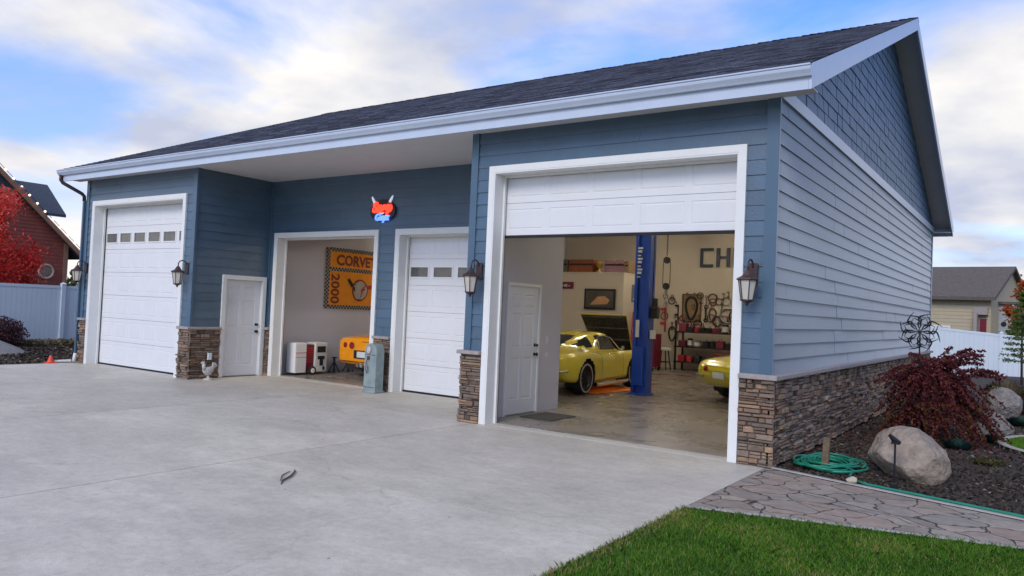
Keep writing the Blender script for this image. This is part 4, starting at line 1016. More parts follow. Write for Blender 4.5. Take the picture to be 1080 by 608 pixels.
# red tool cabinet
t = thing('tool_cabinet', 'maroon rolling tool cabinet with drawers right of the lift column', 'tool cabinet', (-7.2,12.6,.004))
mb = MB(); mb.cbox(-7.55,-6.98,12.3,12.85,.12,1.12,.02); mb.build('cabinet', M['maroon'], t)
for k in range(6):
    mb = MB(); mb.cbox(-7.52,-7.01,12.285,12.299,.16+k*.155,.30+k*.155,.004); d = mb.build('drawer', M['red'], t); MB().box(-7.45,-7.08,12.272,12.284,.27+k*.155,.285+k*.155).build('drawer_pull', M['chrome'], d)
for x in (-7.5,-7.03):
    for y in (12.36,12.8): mb = MB(); mb.lathe([(.05,-.02),(.06,0),(.05,.02)], (x,y,.06), 'x', 12); mb.build('castor', M['blackm'], t)
t = thing('pressure_washer', 'red upright hand cart leaning by the office side wall', 'hand cart', (-7.75,12.7,.004))
mb = MB(); mb.tube([(-7.9,12.55,.2),(-7.9,12.75,1.75),(-7.65,12.75,1.75),(-7.65,12.55,.2)], .025, 8); mb.build('frame', M['red'], t, smooth=40)
mb = MB(); mb.cbox(-7.92,-7.63,12.35,12.6,.12,.17,.01); mb.build('toe_plate', M['red'], t)
mb = MB(); mb.lathe([(.10,0),(.11,.1),(.11,.75),(.05,.85),(.04,.95)], (-7.78,12.52,.17), 'z', 14); mb.build('gas_bottle', M['red'], t, smooth=40)
for x in (-7.95,-7.6): mb = MB(); mb.lathe([(.11,-.03),(.13,0),(.11,.03)], (x,12.68,.14), 'x', 14); mb.build('wheel', M['rubber'], t)
# shelving with clutter
t = thing('shelving_unit', 'black open metal shelving against the back wall beyond the yellow tail', 'shelves', (-5.8,13.9,.004))
for x in (-6.85,-4.9):
    for y in (13.62,14.2): mb = MB(); mb.box(x-.025,x+.025,y-.025,y+.025,.01,1.55); mb.build('upright', M['black'], t)
for z in (.25,.72,1.18): mb = MB(); mb.box(-6.9,-4.85,13.59,14.23,z,z+.035); mb.build('shelf', M['black'], t)
kinds = ['toolbox','paint_can','jar','motor_part']
cnt = 0; seen = {}
spots = []
for z in (.285,.755,1.215):
    x = -6.78
    while x < -5.0:
        w = random.uniform(.12,.26); spots.append((x, w, z)); x += w+random.uniform(.02,.08)
ordn = 'first second third fourth fifth sixth seventh eighth ninth tenth eleventh twelfth thirteenth fourteenth fifteenth sixteenth seventeenth eighteenth nineteenth twentieth'.split()
ordn0 = ['first','second','third','fourth','fifth','sixth','seventh','eighth','ninth','tenth','eleventh','twelfth']
row = {}; shn = {.285:'bottom',.755:'middle',1.215:'top'}
for (x, w, z) in spots:
    k = random.choice([0,1,2]); i = row[z] = row.get(z, -1)+1; c = random.choice([('black','black'),('red','red'),('grey steel','steel'),('brown','card'),('black','blackm'),('dark red','maroon')])
    h = random.uniform(.12,.26); y = 13.78; mb = MB()
    lab = f'{ordn[i]} item from the left on the {shn[z]} shelf, a {c[0]} '
    t = thing(['tool_case','paint_can','air_filter_box'][k], lab+['tool case','paint can','parts box'][k], ['tool case','paint can','parts box'][k], (x+w/2, y, z), 0, 'goods on the black shelving')
    if k == 1:
        mb.lathe([(w/2*.9,z),(w/2*.92,z+.01),(w/2*.9,z+h),(w/2*.7,z+h+.01),(w/2*.7,z+h-.01)], (x+w/2,y,0), 'z', 14); mb.build('can', M[c[1]], t, smooth=40)
        m2 = MB(); m2.lathe([(w/2*.93,z+.04),(w/2*.93,z+h-.05)], (x+w/2,y,0), 'z', 14); m2.build('paper_label', M['label'], t)
    else:
        mb.cbox(x, x+w, y-.12, y+.12, z, z+h, .012); mb.build('case', M[c[1]], t)
        m2 = MB(); m2.tube([(x+w*.3,y,z+h),(x+w*.3,y,z+h+.04),(x+w*.7,y,z+h+.04),(x+w*.7,y,z+h)], .01, 6); m2.build('carry_handle', M['chrome'] if k == 0 else M['blackm'], t)
# stool
t = thing('shop_stool', 'black stool with a pale round seat left of the shelving', 'stool', (-7.25,13.3,.004))
mb = MB(); mb.lathe([(.22,.60),(.24,.62),(.24,.66),(.2,.69),(.001,.69)], (-7.1,13.3,0), 'z', 20); mb.build('seat', M['label'], t, smooth=40)
for a in (.8,2.4,3.9,5.5): mb = MB(); mb.tube([(-7.1+.15*math.cos(a),13.3+.15*math.sin(a),.61),(-7.1+.25*math.cos(a),13.3+.25*math.sin(a),.01)], .018, 6); mb.build('leg', M['black'], t)
mb = MB(); mb.tube([(-7.1+.2*math.cos(a),13.3+.2*math.sin(a),.25) for a in np.linspace(0,2*PI,16)[:-1]], .012, 6, closed=True); mb.build('foot_ring', M['black'], t)
mb = MB(); 
# tools hung on the back wall
def hung(kind, x, z, s, colr, m):
    y = 14.395; mb = MB()
    if kind == 'ring': mb.tube([(x+s*.5*math.cos(a), y-.015, z+s*.5*math.sin(a)) for a in np.linspace(0,2*PI,20)[:-1]], s*.07, 6, closed=True)
    elif kind == 'wrench':
        mb.tube([(x,y-.015,z-s*.5),(x,y-.015,z+s*.4)], s*.055, 6)
        for q in (-s*.52, s*.48): mb.tube([(x+s*.12*math.cos(a), y-.015, z+q+s*.12*math.sin(a)) for a in np.linspace(.6,2*PI-.0,9)], s*.05, 5)
    elif kind == 'hammer': mb.tube([(x,y-.015,z-s*.5),(x,y-.015,z+s*.4)], s*.045, 6); mb.tube([(x-s*.2,y-.02,z+s*.42),(x+s*.2,y-.02,z+s*.42)], s*.08, 8)
    elif kind == 'belt':
        mb.tube([(x+s*.25*math.cos(a)*(1+.3*math.sin(a)), y-.015, z+s*.5*math.sin(a)) for a in np.linspace(0,2*PI,20)[:-1]], s*.05, 6, closed=True)
    elif kind == 'clamp':
        mb.tube([(x,y-.015,z-s*.5),(x,y-.015,z+s*.5)], s*.04, 6); mb.box(x-s*.22,x+s*.03,y-.04,y-.001,z+s*.38,z+s*.47); mb.box(x-s*.22,x+s*.03,y-.04,y-.001,z-s*.2,z-s*.1)
    nm = {'ring':'hose_ring','wrench':'wrench','hammer':'hammer','belt':'drive_belt','clamp':'bar_clamp'}[kind]
    return mb.build(nm, m)
T = [('ring',-7.35,2.17,.22,'dark','blackm'),('clamp',-7.12,1.8,.5,'dark','blackm'),('belt',-6.68,1.95,.72,'dark','blackm'),('wrench',-6.2,2.18,.3,'steel','steel'),('wrench',-6.2,1.8,.42,'black','blackm'),
 ('ring',-5.98,2.16,.22,'dark red','maroon'),('ring',-5.78,2.18,.20,'brown','rust'),('ring',-5.56,2.2,.24,'grey','steel'),('belt',-5.98,1.75,.42,'brown','rust'),('ring',-5.5,1.75,.45,'grey','steel'),('belt',-5.36,1.72,.3,'black','blackm'),
 ('hammer',-5.15,1.68,.4,'dark','blackm'),('wrench',-4.97,1.72,.5,'steel','steel'),('clamp',-4.7,1.7,.62,'dark','blackm'),('wrench',-4.45,1.8,.5,'dark','blackm'),('belt',-7.0,1.5,.35,'dark red','maroon'),('ring',-6.75,1.42,.2,'dark','blackm'),('ring',-6.45,1.45,.26,'dark','blackm'),
 ('clamp',-7.55,1.55,.8,'red','red'),('wrench',-5.75,1.45,.3,'steel','steel'),('hammer',-5.62,1.45,.26,'brown','rust'),('belt',-7.3,1.1,.45,'dark','blackm'),('hammer',-7.1,1.05,.3,'brown','rust'),('wrench',-4.82,1.5,.34,'brown','rust'),('clamp',-7.95,2.0,.5,'dark','blackm')]
_r = random.Random(5); _g = [(-7.55+.19*i, z) for z in (2.32,2.0,1.62,1.36) for i in range(18)]
for (gx_, gz_) in _r.sample(_g, 66):
    kd_ = _r.choice(['wrench','hammer','clamp','ring','belt']); 
    if sum(q[0] == kd_ for q in T) >= 19: continue
    cl_, mm_ = _r.choice([('dark','blackm'),('steel','steel'),('brown','rust'),('dark','blackm'),('dark red','maroon')]); T.append((kd_, gx_+_r.uniform(-.05,.05), gz_+_r.uniform(-.06,.06), _r.uniform(.14,.30), cl_, mm_))
T.sort(key=lambda q: q[1]); kn = {'ring':'hose ring','wrench':'wrench','hammer':'hammer','belt':'looped belt','clamp':'bar clamp'}; cn = {}; tot = {}
for q in T: tot[q[0]] = tot.get(q[0], 0)+1
for (kd, x, z, s, cl, mm) in T:
    i = cn[kd] = cn.get(kd, -1)+1
    tag(hung(kd, x, z, s, cl, M[mm]), f'{cl} {kn[kd]} hung on the back wall, {ordn[i]} {kn[kd]} from the left', kn[kd], 'tools hung on the back wall')
t = thing('pegboard_panel', 'framed tool board with a thin red frame on the back wall', 'tool board', (-6.68,14.40,1.5))
mb = MB(); 
for (a,b,c,d) in ((-7.0,-6.36,2.36,2.40),(-7.0,-6.36,1.5,1.54)): mb.box(a,b,14.385,14.41,c,d)
mb.box(-7.0,-6.96,14.385,14.41,1.54,2.36); mb.box(-6.4,-6.36,14.385,14.41,1.54,2.36); mb.build('frame', M['rust'], t)
mb = MB(); mb.box(-6.96,-6.4,14.40,14.412,1.54,2.36); mb.build('panel', M['card'], t)
t = thing('waste_drum', 'maroon metal drum on the floor before the shelving', 'drum', (-4.95,12.6,.004))
mb = MB(); mb.lathe([(.28,.005),(.29,.03),(.28,.05),(.28,.30),(.29,.32),(.28,.34),(.28,.60),(.295,.62),(.28,.64),(.26,.64),(.25,.62)], (-4.95,12.6,0), 'z', 24); mb.build('shell', M['maroon'], t, smooth=40)
mb = MB(); mb.lathe([(.25,.625),(.001,.63)], (-4.95,12.6,0), 'z', 24); mb.build('lid', M['black'], t)
mb = MB()
for k in range(5): mb.tube([(-4.72+(.17+.012*k)*math.cos(a), 14.36-.018*k, 1.28+(.20+.01*k)*math.sin(a)) for a in np.linspace(0,2*PI,22)[:-1]], .012, 5, closed=True)
tag(mb.build('air_hose', mat('yellow_green_hose', (.35,.38,.05), .5)), 'coiled yellow green air hose hung on the back wall right of the shelving', 'air hose')
t = thing('work_bench', 'long low bench with dark machines under the hung tools', 'workbench', (-4.0,14.0,.004))
mb = MB(); mb.cbox(-4.6,-2.2,13.6,14.38,.86,.92,.01); mb.build('bench_top', M['wood'], t)
for x in (-4.5,-2.3): mb = MB(); mb.box(x-.04,x+.04,13.66,13.74,.01,.86); mb.build('leg', M['black'], t)
# work lamps: tube fixtures on the ceiling, as the lit interior implies
t = thing('ceiling_light', 'double tube ceiling light over the front of the right workshop bay', 'ceiling light', (0,0,0), 0, 'tube lights on the workshop ceiling', local=True)
mb = MB(); mb.cbox(-.12,.12,-.62,.62,-.05,0,.01); mb.build('housing', M['white'], t)
mb = MB()
for x in (-.05,.05): mb.tube([(x,-.58,-.065),(x,.58,-.065)], .014, 8)
build_each(mb, 'lamp_tube', M['tube'], t)
t.location = (-2.4,4.2,4.425)
gl = 'tube lights on the workshop ceiling'
for x, y, l in ((-2.4,8.4,'over the middle of the right workshop bay'),(-2.4,12.3,'nearest the back wall of the right workshop bay'),(-6.4,8.4,'behind the olive coupe'),(-6.4,12.0,'in front of the office roof'),(-6.4,4.2,'just inside the third door'),(-9.6,8.0,'over the orange sports car')):
    dup(t, (x,y,4.425), 0, 'double tube ceiling light '+l, gl)

# ------------------------------------------------------------------ second bay: banner, generator
t = thing('wall_banner', 'gold banner with checkered border, brown lettering and a round flag emblem', 'banner', (-11.39,4.4,1.45))
bx = XI+.012; y0, y1, z0, z1 = 3.40, 5.75, 1.50, 2.96
def wav(y, z): return bx+.012+.012*math.sin(y*5.)*(1-(z-z0)/(z1-z0)*.6)+.008*math.sin(y*11+z*3)
mb = MB(); vs = []; fs = []; ny_, nz_ = 48, 16
for j in range(nz_+1):
    for i in range(ny_+1): y = y0+(y1-y0)*i/ny_; z = z0+(z1-z0)*j/nz_; vs.append((wav(y,z), y, z))
for j in range(nz_):
    for i in range(ny_): a = j*(ny_+1)+i; fs.append((a,a+1,a+ny_+2,a+ny_+1))
mb.add(vs, fs); mb.build('cloth', M['banner'], t, smooth=True)
ck = MB(); cw = MB(); s = .045
def checks(ya, yb, za, zb):
    ni = round((yb-ya)/s); nj = round((zb-za)/s)
    for i in range(ni):
        for j in range(nj):
            a, b, c, d = ya+i*s, ya+(i+1)*s, za+j*s, za+(j+1)*s
            (ck if (i+j) % 2 else cw).add([(wav(a,c)+.003,a,c),(wav(b,c)+.003,b,c),(wav(b,d)+.003,b,d),(wav(a,d)+.003,a,d)], [(0,1,2,3)])
checks(y0, y0+.135, z0, z1); checks(y0+.135, y1-.135, z0, z0+.09); checks(y0+.135, y1-.135, z1-.09, z1); checks(y1-.135, y1, z0, z1); checks(y0+.135, y1-.135, 2.40, 2.49)
ck.build('dark_checks', M['blackm'], t); cw.build('pale_checks', mat('grey_check_cloth', (.30,.28,.24), .9), t)
def on_banner(mb, yc, zc, rot=0.):
    c, s_ = math.cos(rot), math.sin(rot)
    return mb.xf(lambda p: Vector((wav(yc+p.x*c-p.y*s_, zc+p.x*s_+p.y*c)+.006+p.z, yc+p.x*c-p.y*s_, zc+p.x*s_+p.y*c)))
on_banner(text_mb('CORVETTE', .345, .004, .012), 4.575, 2.66).build('title_lettering', M['brownl'], t)
on_banner(text_mb('2000', .36, .004, .008), 3.70, 1.98, -PI/2).build('year_lettering', M['brownl'], t)
def disc(r, n=28): m = MB(); m.add([(r*math.cos(2*PI*k/n), r*math.sin(2*PI*k/n), 0) for k in range(n)], [tuple(range(n))]); return m
on_banner(disc(.27), 4.52, 1.97).build('emblem_rim', M['brownl'], t)
d = disc(.235); on_banner(d, 4.52, 1.97).xf(lambda p: p+Vector((.004,0,0))).build('emblem_disc', mat('emblem_grey', (.42,.38,.34), .7), t)
m2 = MB()
def flag(mb, pts): mb.add([(a, b, 0) for a, b in pts], [tuple(range(len(pts)))])
f1 = MB(); flag(f1, [(-.03,-.2),(.0,-.2),(-.16,.16),(-.19,.15)]); flag(f1, [(-.45,.24),(-.38,.28),(-.22,.12),(-.30,.06)]); flag(f1, [(-.24,.10),(-.1,.02),(-.06,-.06),(-.22,-.02)])
on_banner(f1, 4.52, 1.97).xf(lambda p: p+Vector((.008,0,0))).build('checkered_flag', M['blackm'], t)
f2 = MB(); flag(f2, [(.0,-.2),(.03,-.2),(.19,.15),(.16,.16)]); flag(f2, [(.02,-.06),(.1,.0),(.42,.06),(.48,.16),(.24,.12),(.06,.04)])
on_banner(f2, 4.52, 1.97).xf(lambda p: p+Vector((.009,0,0))).build('red_flag', M['red'], t)

t = thing('engine_analyzer', 'white and dark red wheeled shop machine standing in the second bay', 'shop machine', (-11.0,2.9,.004))
# local box between (-11.22..-10.86, 2.2..3.1)
def gb(name, m, x0,x1,y0,y1,z0,z1,b=.006, par=t): q = MB(); q.cbox(x0,x1,y0,y1,z0,z1,b); return q.build(name, m, par)
gb('cabinet_side', M['white'], -11.28,-10.98,2.30,2.62,.05,.72,.02)
gb('grille', M['maroon'], -11.24,-11.0,2.62,2.84,.10,.68)
mb = MB()
for k in range(7): mb.box(-10.999,-10.99,2.64,2.82,.28+k*.05,.30+k*.05)
mb.build('grille_bars', M['red'], t)
gb('control_panel', M['label'], -11.26,-10.96,2.845,3.20,.06,.72,.015)
mb = MB(); mb.box(-10.958,-10.952,2.90,3.14,.50,.64); mb.box(-10.958,-10.952,2.92,3.12,.34,.42); mb.box(-10.958,-10.952,2.98,3.08,.20,.36); mb.box(-10.958,-10.952,3.07,3.13,.10,.18); mb.build('panel_graphic', M['blackm'], t)
for y in (2.74,): mb = MB(); mb.lathe([(.085,-.02),(.10,0),(.10,.03),(.04,.035),(.001,.035)], (-10.93,y,.10), 'x', 18); w_ = mb.build('wheel', M['rubber'], t); m2 = MB(); m2.lathe([(.055,0),(.05,.01),(.001,.012)], (-10.893,y,.10), 'x', 14); m2.build('hub', M['pvc'], w_)
mb = MB(); mb.tube([(-10.975,2.31,.50),(-10.972,2.61,.50)], .006, 5); mb.tube([(-10.975,2.31,.40),(-10.972,2.61,.40)], .004, 5); build_each(mb, 'red_stripe', M['red'], t)
# low clutter behind the sports car
for i, (x, y, h, l) in enumerate(((-11.1,3.55,.34,'left'),(-11.05,3.95,.38,'right'))):
    t = thing('jack_stand', f'dark jack stand on the floor by the banner wall, {l} one of two', 'jack stand', (x,y,.004), 0, 'jack stands by the banner wall')
    for a in range(4): mb = MB(); mb.tube([(x,y,h*.8),(x+.13*math.cos(a*PI/2+.7),y+.13*math.sin(a*PI/2+.7),.01)], .015, 5); mb.build('leg', M['navy'], t)
    mb = MB(); mb.tube([(x,y,h*.4),(x,y,h)], .025, 8); mb.cbox(x-.06,x+.06,y-.03,y+.03,h,h+.03,.005); mb.build('saddle', M['navy'], t)

# ------------------------------------------------------------------ teal cabinet by the pier
t = thing('air_meter', 'weathered teal metal air pump cabinet with round top dial beside the second door', 'vintage air pump', (-7.74,1.42,0))
_n0 = set(bpy.data.objects.keys())
mb = MB(); pr = [(-7.95,.03),(-7.53,.03),(-7.53,.78),(-7.56,.86),(-7.66,.915),(-7.82,.915),(-7.92,.86),(-7.95,.78)]
mb.prism(pr, 'y', 1.36, 1.60); mb.build('cabinet', M['teal'], t, smooth=35)
mb = MB(); mb.cbox(-7.98,-7.50,1.33,1.63,.002,.04,.008); mb.build('plinth', M['teal'], t)
mb = MB(); mb.lathe([(.075,0),(.085,-.01),(.07,-.014)], (-7.80,1.358,.80), 'y', 20); mb.build('dial_bezel', M['steel'], t, smooth=40)
mb = MB(); mb.lathe([(.068,-.015),(.001,-.016)], (-7.80,1.358,.80), 'y', 20); mb.build('dial_face', M['ceramic'], t)
mb = MB(); mb.cbox(-7.84,-7.76,1.33,1.358,.62,.68,.006); mb.tube([(-7.80,1.33,.66),(-7.83,1.31,.55),(-7.84,1.31,.42),(-7.80,1.32,.36),(-7.78,1.325,.5)], .010, 6); mb.build('hose_hook', M['rust'], t, smooth=40)
mb = MB(); mb.box(-7.94,-7.54,1.354,1.359,.70,.706); mb.box(-7.94,-7.54,1.354,1.359,.10,.106); mb.build('door_seam', M['dark'], t)

for o in bpy.data.objects:                               # slim proportions
    if o.name not in _n0:
        for v in o.data.vertices: v.co.x *= .72; v.co.y = v.co.y*.85+.01
# rooster
t = thing('rooster_statue', 'white ceramic rooster figure standing before the left stone pier', 'statue', (XI+.27,.28,0))
rx, ry = XI+.27, .28
mb = MB(); mb.lathe([(.09,0),(.09,.025),(.03,.04),(.025,.08)], (rx,ry,0), 'z', 14); mb.build('base', M['ceramic'], t, smooth=40)
bm = bmesh.new(); bmesh.ops.create_icosphere(bm, subdivisions=3, radius=1)
mb = MB(); vs = []
for v in bm.verts:
    x, y, z = v.co; yy = y*.13; zz = .17+z*.09
    if y > 0: zz += y*y*.09                           # tail lifts
    if y < 0: zz += y*y*.03
    vs.append((rx+x*.065*(1-.4*max(0, y)), ry+yy, zz))
mb.add(vs, [tuple(v.index for v in f.verts) for f in bm.faces]); bm.free()
mb.tube([(rx,ry-.08,.2),(rx,ry-.11,.27),(rx,ry-.115,.33)], [.05,.035,.028], 10); mb.tube([(rx,ry-.10,.335),(rx,ry-.13,.345),(rx,ry-.17,.33)], [.03,.028,.006], 8)
mb.build('body', M['ceramic'], t, smooth=True)
mb = MB()
for k in range(5): a = .5+.25*k; mb.tube([(rx,ry+.09,.22),(rx,ry+.09+.09*math.cos(a),.22+.12*math.sin(a)),(rx,ry+.12+.10*math.cos(a),.20+.14*math.sin(a))], [.022,.02,.006], 6)
mb.build('tail', M['ceramic'], t, smooth=True)
mb = MB(); mb.prism([(ry-.15,.355),(ry-.14,.385),(ry-.125,.37),(ry-.11,.395),(ry-.095,.37),(ry-.085,.35)], 'x', rx-.006, rx+.006); mb.build('comb', mat('faded_red_comb', (.3,.12,.1), .6), t)

# cone, drain pipe at the left corner
t = thing('marker_cone', 'small orange marker cone at the left end of the driveway', 'cone', (-15.9,-.55,0))
MB().cbox(-16.0,-15.8,-.65,-.45,.0,.025,.006).build('cone_base', M['cone'], t); mb = MB(); mb.lathe([(.07,.02),(.045,.10),(.026,.165),(.022,.17)], (-15.9,-.55,0), 'z', 16); mb.build('cone_body', M['cone'], t, smooth=40)
mb = MB(); mb.tube([(-15.87,-.12,.04),(-15.93,-.45,.03)], .035, 10); tag(mb.build('drain_pipe', M['pvc'], smooth=40), 'white plastic drain pipe lying between cone and downspout', 'pipe')

mb = MB(); mb.tube([(-3.05,-4.33,.008),(-3.14,-4.24,.012),(-3.22,-4.08,.016),(-3.36,-3.92,.014),(-3.44,-3.86,.008)], [.004,.008,.010,.008,.003], 6); mb.tube([(-3.16,-4.25,.008),(-3.30,-4.12,.014),(-3.40,-3.95,.010)], [.003,.006,.004], 6)
tag(mb.build('twig', M['bark'], smooth=True), 'small dark curved twig lying on the driveway', 'twig')
# ------------------------------------------------------------------ garden things
def rock(name, label, c, sx, sy, sz, m, seed, rz=0., sub=5, off=(0,0), soft=0.):
    bm = bmesh.new(); bmesh.ops.create_icosphere(bm, subdivisions=sub, radius=1); sd = Vector((seed*7.3, seed*3.1, 0)); rr = random.Random(seed)
    planes = [(Vector((rr.gauss(0,1), rr.gauss(0,1), rr.gauss(.2,.8))).normalized(), rr.uniform(.62+.2*soft,.86+.08*soft)) for _ in range(13)]
    for v in bm.verts:
        p = v.co.copy()
        for nrm, d in planes:
            e = p.dot(nrm)-d
            if e > 0: p -= nrm*e*.85
        p *= 1+.10*noise.noise(v.co*1.3+sd)+.045*noise.noise(v.co*3.4+sd)+.02*noise.noise(v.co*9+sd)+.008*noise.noise(v.co*24+sd)
        p.x += p.z*off[0]
        v.co = p
    Mx = Matrix.Rotation(rz, 3, 'Z'); mb = MB(); vs = []
    for v in bm.verts: q = Mx @ Vector((v.co.x*sx, v.co.y*sy, v.co.z*sz)); vs.append((c[0]+q.x, c[1]+q.y, c[2]+q.z))
    mb.add(vs, [tuple(v.index for v in f.verts) for f in bm.faces]); bm.free()
    return tag(mb.build(name, m, smooth=True), label, 'boulder')
rock('boulder', 'large tan granite boulder behind the black path light', (1.37,.60,.235), .43,.38,.31, M['boulder'], 12, R(-28), off=(-.12,0), soft=.5)
rock('boulder', 'middle grey boulder on the mulch just right of the red maple', (1.93,5.1,.16), .29,.25,.26, M['boulder2'], 15, .4, soft=.6)
rock('boulder', 'farthest pale boulder beside the dry grass right of the maple', (1.95,8.0,.31), .27,.33,.31, M['boulder2'], 19, 1., soft=.5)
rock('stone', 'small cream stone beside the hose at the path edge', (.93,-.20,.035), .065,.05,.045, mat('cream_stone', (.5,.43,.32), .8, var=.2), 4, .3, 3)['category'] = 'stone'
# stake
mb = MB(); mb.cbox(.49,.57,.38,.45,-.03,.36,.008,taper=.12); mb.xf(lambda p: Vector((p.x+.05*p.z, p.y, p.z))); tag(mb.build('wooden_stake', M['wood']), 'weathered square wooden stake standing in the coiled green hose', 'stake')
# hose
mb = MB(); pts = []; n = 30*9
for k in range(n):
    a = 2*PI*k/30; lp = k/30; rr = .33-.018*lp+.03*math.sin(a*1.13+lp)+.02*math.sin(a*.37)
    x = .50+.05*math.sin(lp*2.1)+rr*1.12*math.cos(a+.2*math.sin(lp)); y = .70+.06*math.cos(lp*1.7)+rr*1.5*math.sin(a)
    if x < .14: x = .14+(x-.14)*.2
    pts.append((x, y, .02+.009*(lp % 4)+.012*math.sin(a*2+lp*3)))
pts += [(.85,.35,.04),(.86,.1,.03),(.92,-.10,.028),(1.1,-.255,.028),(1.6,-.39,.028),(2.2,-.56,.028),(2.9,-.76,.028),(4.2,-1.12,.028),(6,-1.65,.028)]
mb.tube(pts, .0135, 7); tag(mb.build('garden_hose', M['hose'], smooth=True), 'green garden hose coiled by the stone wall and trailing along the path', 'hose')
# path light
t = thing('path_light', 'black path light on a thin stem in front of the large boulder', 'garden light', (1.32,-.10,0))
mb = MB(); mb.cbox(1.29,1.35,-.13,-.07,-.02,.06,.006); mb.build('base', M['black'], t)
mb = MB(); mb.tube([(1.32,-.10,.04),(1.32,-.10,.47)], .010, 8); mb.build('stem', M['black'], t)
mb = MB(); mb.tube([(1.27,-.13,.545),(1.31,-.11,.50),(1.36,-.08,.465)], [.018,.03,.022], 8); mb.box(1.285,1.355,-.13,-.09,.455,.475); mb.build('head', M['black'], t, smooth=40)
# wind spinner
t = thing('wind_spinner', 'black kinetic wind spinner of curved petals and blades above the red maple', 'wind spinner', (.80,5.9,0))
sx_, sy_, sz_ = .80, 5.9, 1.585
mb = MB(); mb.tube([(sx_,sy_+.06,0),(sx_,sy_+.06,sz_+.02)], .012, 8); mb.build('pole', M['black'], t)
mb = MB(); mb.lathe([(.025,-.05),(.03,0),(.025,.06)], (sx_,sy_,sz_), 'y', 12); mb.build('hub', M['black'], t)
def arc(a, r0, r1, bulge, yv, w, tw=0.):
    pts = []; c0 = Vector((math.cos(a), 0, math.sin(a))); pr = Vector((-math.sin(a), 0, math.cos(a)))
    for k in range(15):
        u = k/14; pts.append(Vector((sx_,yv,sz_))+c0*(r0+(r1-r0)*u)+pr*(bulge*math.sin(u*PI)+tw*u)+Vector((0,-.03*math.sin(u*PI),0)))
    return pts, [w*(.3+.9*math.sin(k/14*PI)) for k in range(15)]
for k in range(8):                                       # petal loops, front and back wheels, outer crescents
    a = 2*PI*k/8+.39
    mb = MB()
    for sg in (1, -1): p, w = arc(a, .03, .25, sg*.075, sy_-.03, .010); mb.tube(p, w, 6)
    mb.build('petal', M['black'], t, smooth=True)
    mb = MB(); p, w = arc(a+.2, .15, .335, .11, sy_+.03, .012, -.10); mb.tube(p, w, 6); mb.build('blade', M['black'], t, smooth=True)
    mb = MB(); p, w = arc(a-.2, .12, .30, -.10, sy_+.01, .011, .08); mb.tube(p, w, 6); mb.build('blade', M['black'], t, smooth=True)
# Japanese maple
def branch(mb, p, d, L, r, depth, tips, droop, spread, seed):
    rr = random.Random(seed); pts = [p]; rs = [r]; n = 5; q = p.copy()
    for k in range(n):
        d = (d+Vector((rr.gauss(0,.18), rr.gauss(0,.18), rr.gauss(0,.12)-droop*(k/n)))).normalized(); q = q+d*L/n; pts.append(q.copy()); rs.append(r*(1-.6*(k+1)/n))
    mb.tube(pts, rs, 6)
    if depth == 0: tips.append((pts, d)); return
    for k in range(3 if depth > 1 else 4):
        f = rr.uniform(.35,1.); i = min(n, int(f*n)); a = rr.uniform(0, 2*PI)
        nd = (d+Vector((math.cos(a)*spread, math.sin(a)*spread, rr.uniform(-.1,.35)))).normalized()
        branch(mb, pts[i], nd, L*rr.uniform(.6,.85), rs[i]*.7, depth-1, tips, droop, spread, seed*5+k+1)
t = thing('japanese_maple', 'weeping dark red laceleaf maple beside the stone side wall', 'tree', (1.22,3.9,0))
mb = MB(); tips = []
for k in range(6):
    a = k*1.05+.3; branch(mb, Vector((1.22,3.9,.02)), Vector((math.cos(a)*.55, math.sin(a)*.55, 1.1)), .75, .035, 2, tips, .35, .8, 11+k)
mb.xf(lambda p: Vector((max(.18, 1.22+(p.x-1.22)*.80), 3.9+(p.y-3.9)*.85, min(p.z, 1.12)))); mb.build('trunk', M['bark'], t, smooth=True)
C = []; tn = []
def spray(p0, p1, w, m_, tint, arch=.1, droop=0.):      # a flat lacy spray of leaves along an arching twig
    p0 = np.array(p0); p1 = np.array(p1); d = p1-p0; sd = np.array((-d[1], d[0], 0)); sd = sd/(np.linalg.norm(sd)+1e-6)
    for j in range(m_):
        u = rng.random(); q = p0+d*u; q[2] += arch*math.sin(u*PI)-droop*u*u; ww = w*math.sin(min(1, u*1.1+.12)*PI)
        q = q+sd*rng.normal()*ww*.6; q[2] += rng.normal()*.012-abs(rng.normal())*ww*.25
        if q[2] > .05: C.append(q); tn.append(tint+rng.normal()*.14)
for q in range(170):                                     # layered domed skirt
    a = rng.random()*2*PI; lay = rng.random(); r0 = .08+.25*lay; L_ = .28+.42*rng.random(); zt_ = 1.16-.75*lay**1.4+rng.normal()*.05
    if rng.random() < .12: continue
    sxx = 1.10 if math.cos(a) > 0 else .92
    c0 = (1.24+r0*sxx*math.cos(a), 3.9+r0*math.sin(a), zt_); c1 = (1.24+(r0+L_)*sxx*math.cos(a+.2), 3.9+(r0+L_)*math.sin(a+.2), zt_-.12-.30*lay-.25*rng.random())
    spray(c0, c1, .085, int(90+70*rng.random()), .22+.5*rng.random()*(1-.45*lay), .07, .06)
for (dx, z0_, z1_, q) in ((.62,1.12,1.30,4),(.45,1.12,1.36,3),(.2,1.1,1.34,3),(-.62,1.02,1.0,4),(-.75,.92,.86,4),(.78,1.0,1.12,4),(.84,.92,.98,4),(-.3,1.1,1.22,3),(.55,1.05,1.2,3)):
    for s_ in range(q): spray((1.24+dx*.3, 3.9+rng.normal()*.1, z0_), (1.24+dx*(.95+.12*rng.random()), 3.9+rng.normal()*.28, z1_+rng.normal()*.05), .05, 95, .5, .06, .05)
C = np.array(C); C[:,0] = np.maximum(C[:,0], .16); tn = np.clip(np.array(tn), 0, .9)
og = rng.random(len(C)) < .04+.22*(C[:,2] < .62); tn[og] = 1.
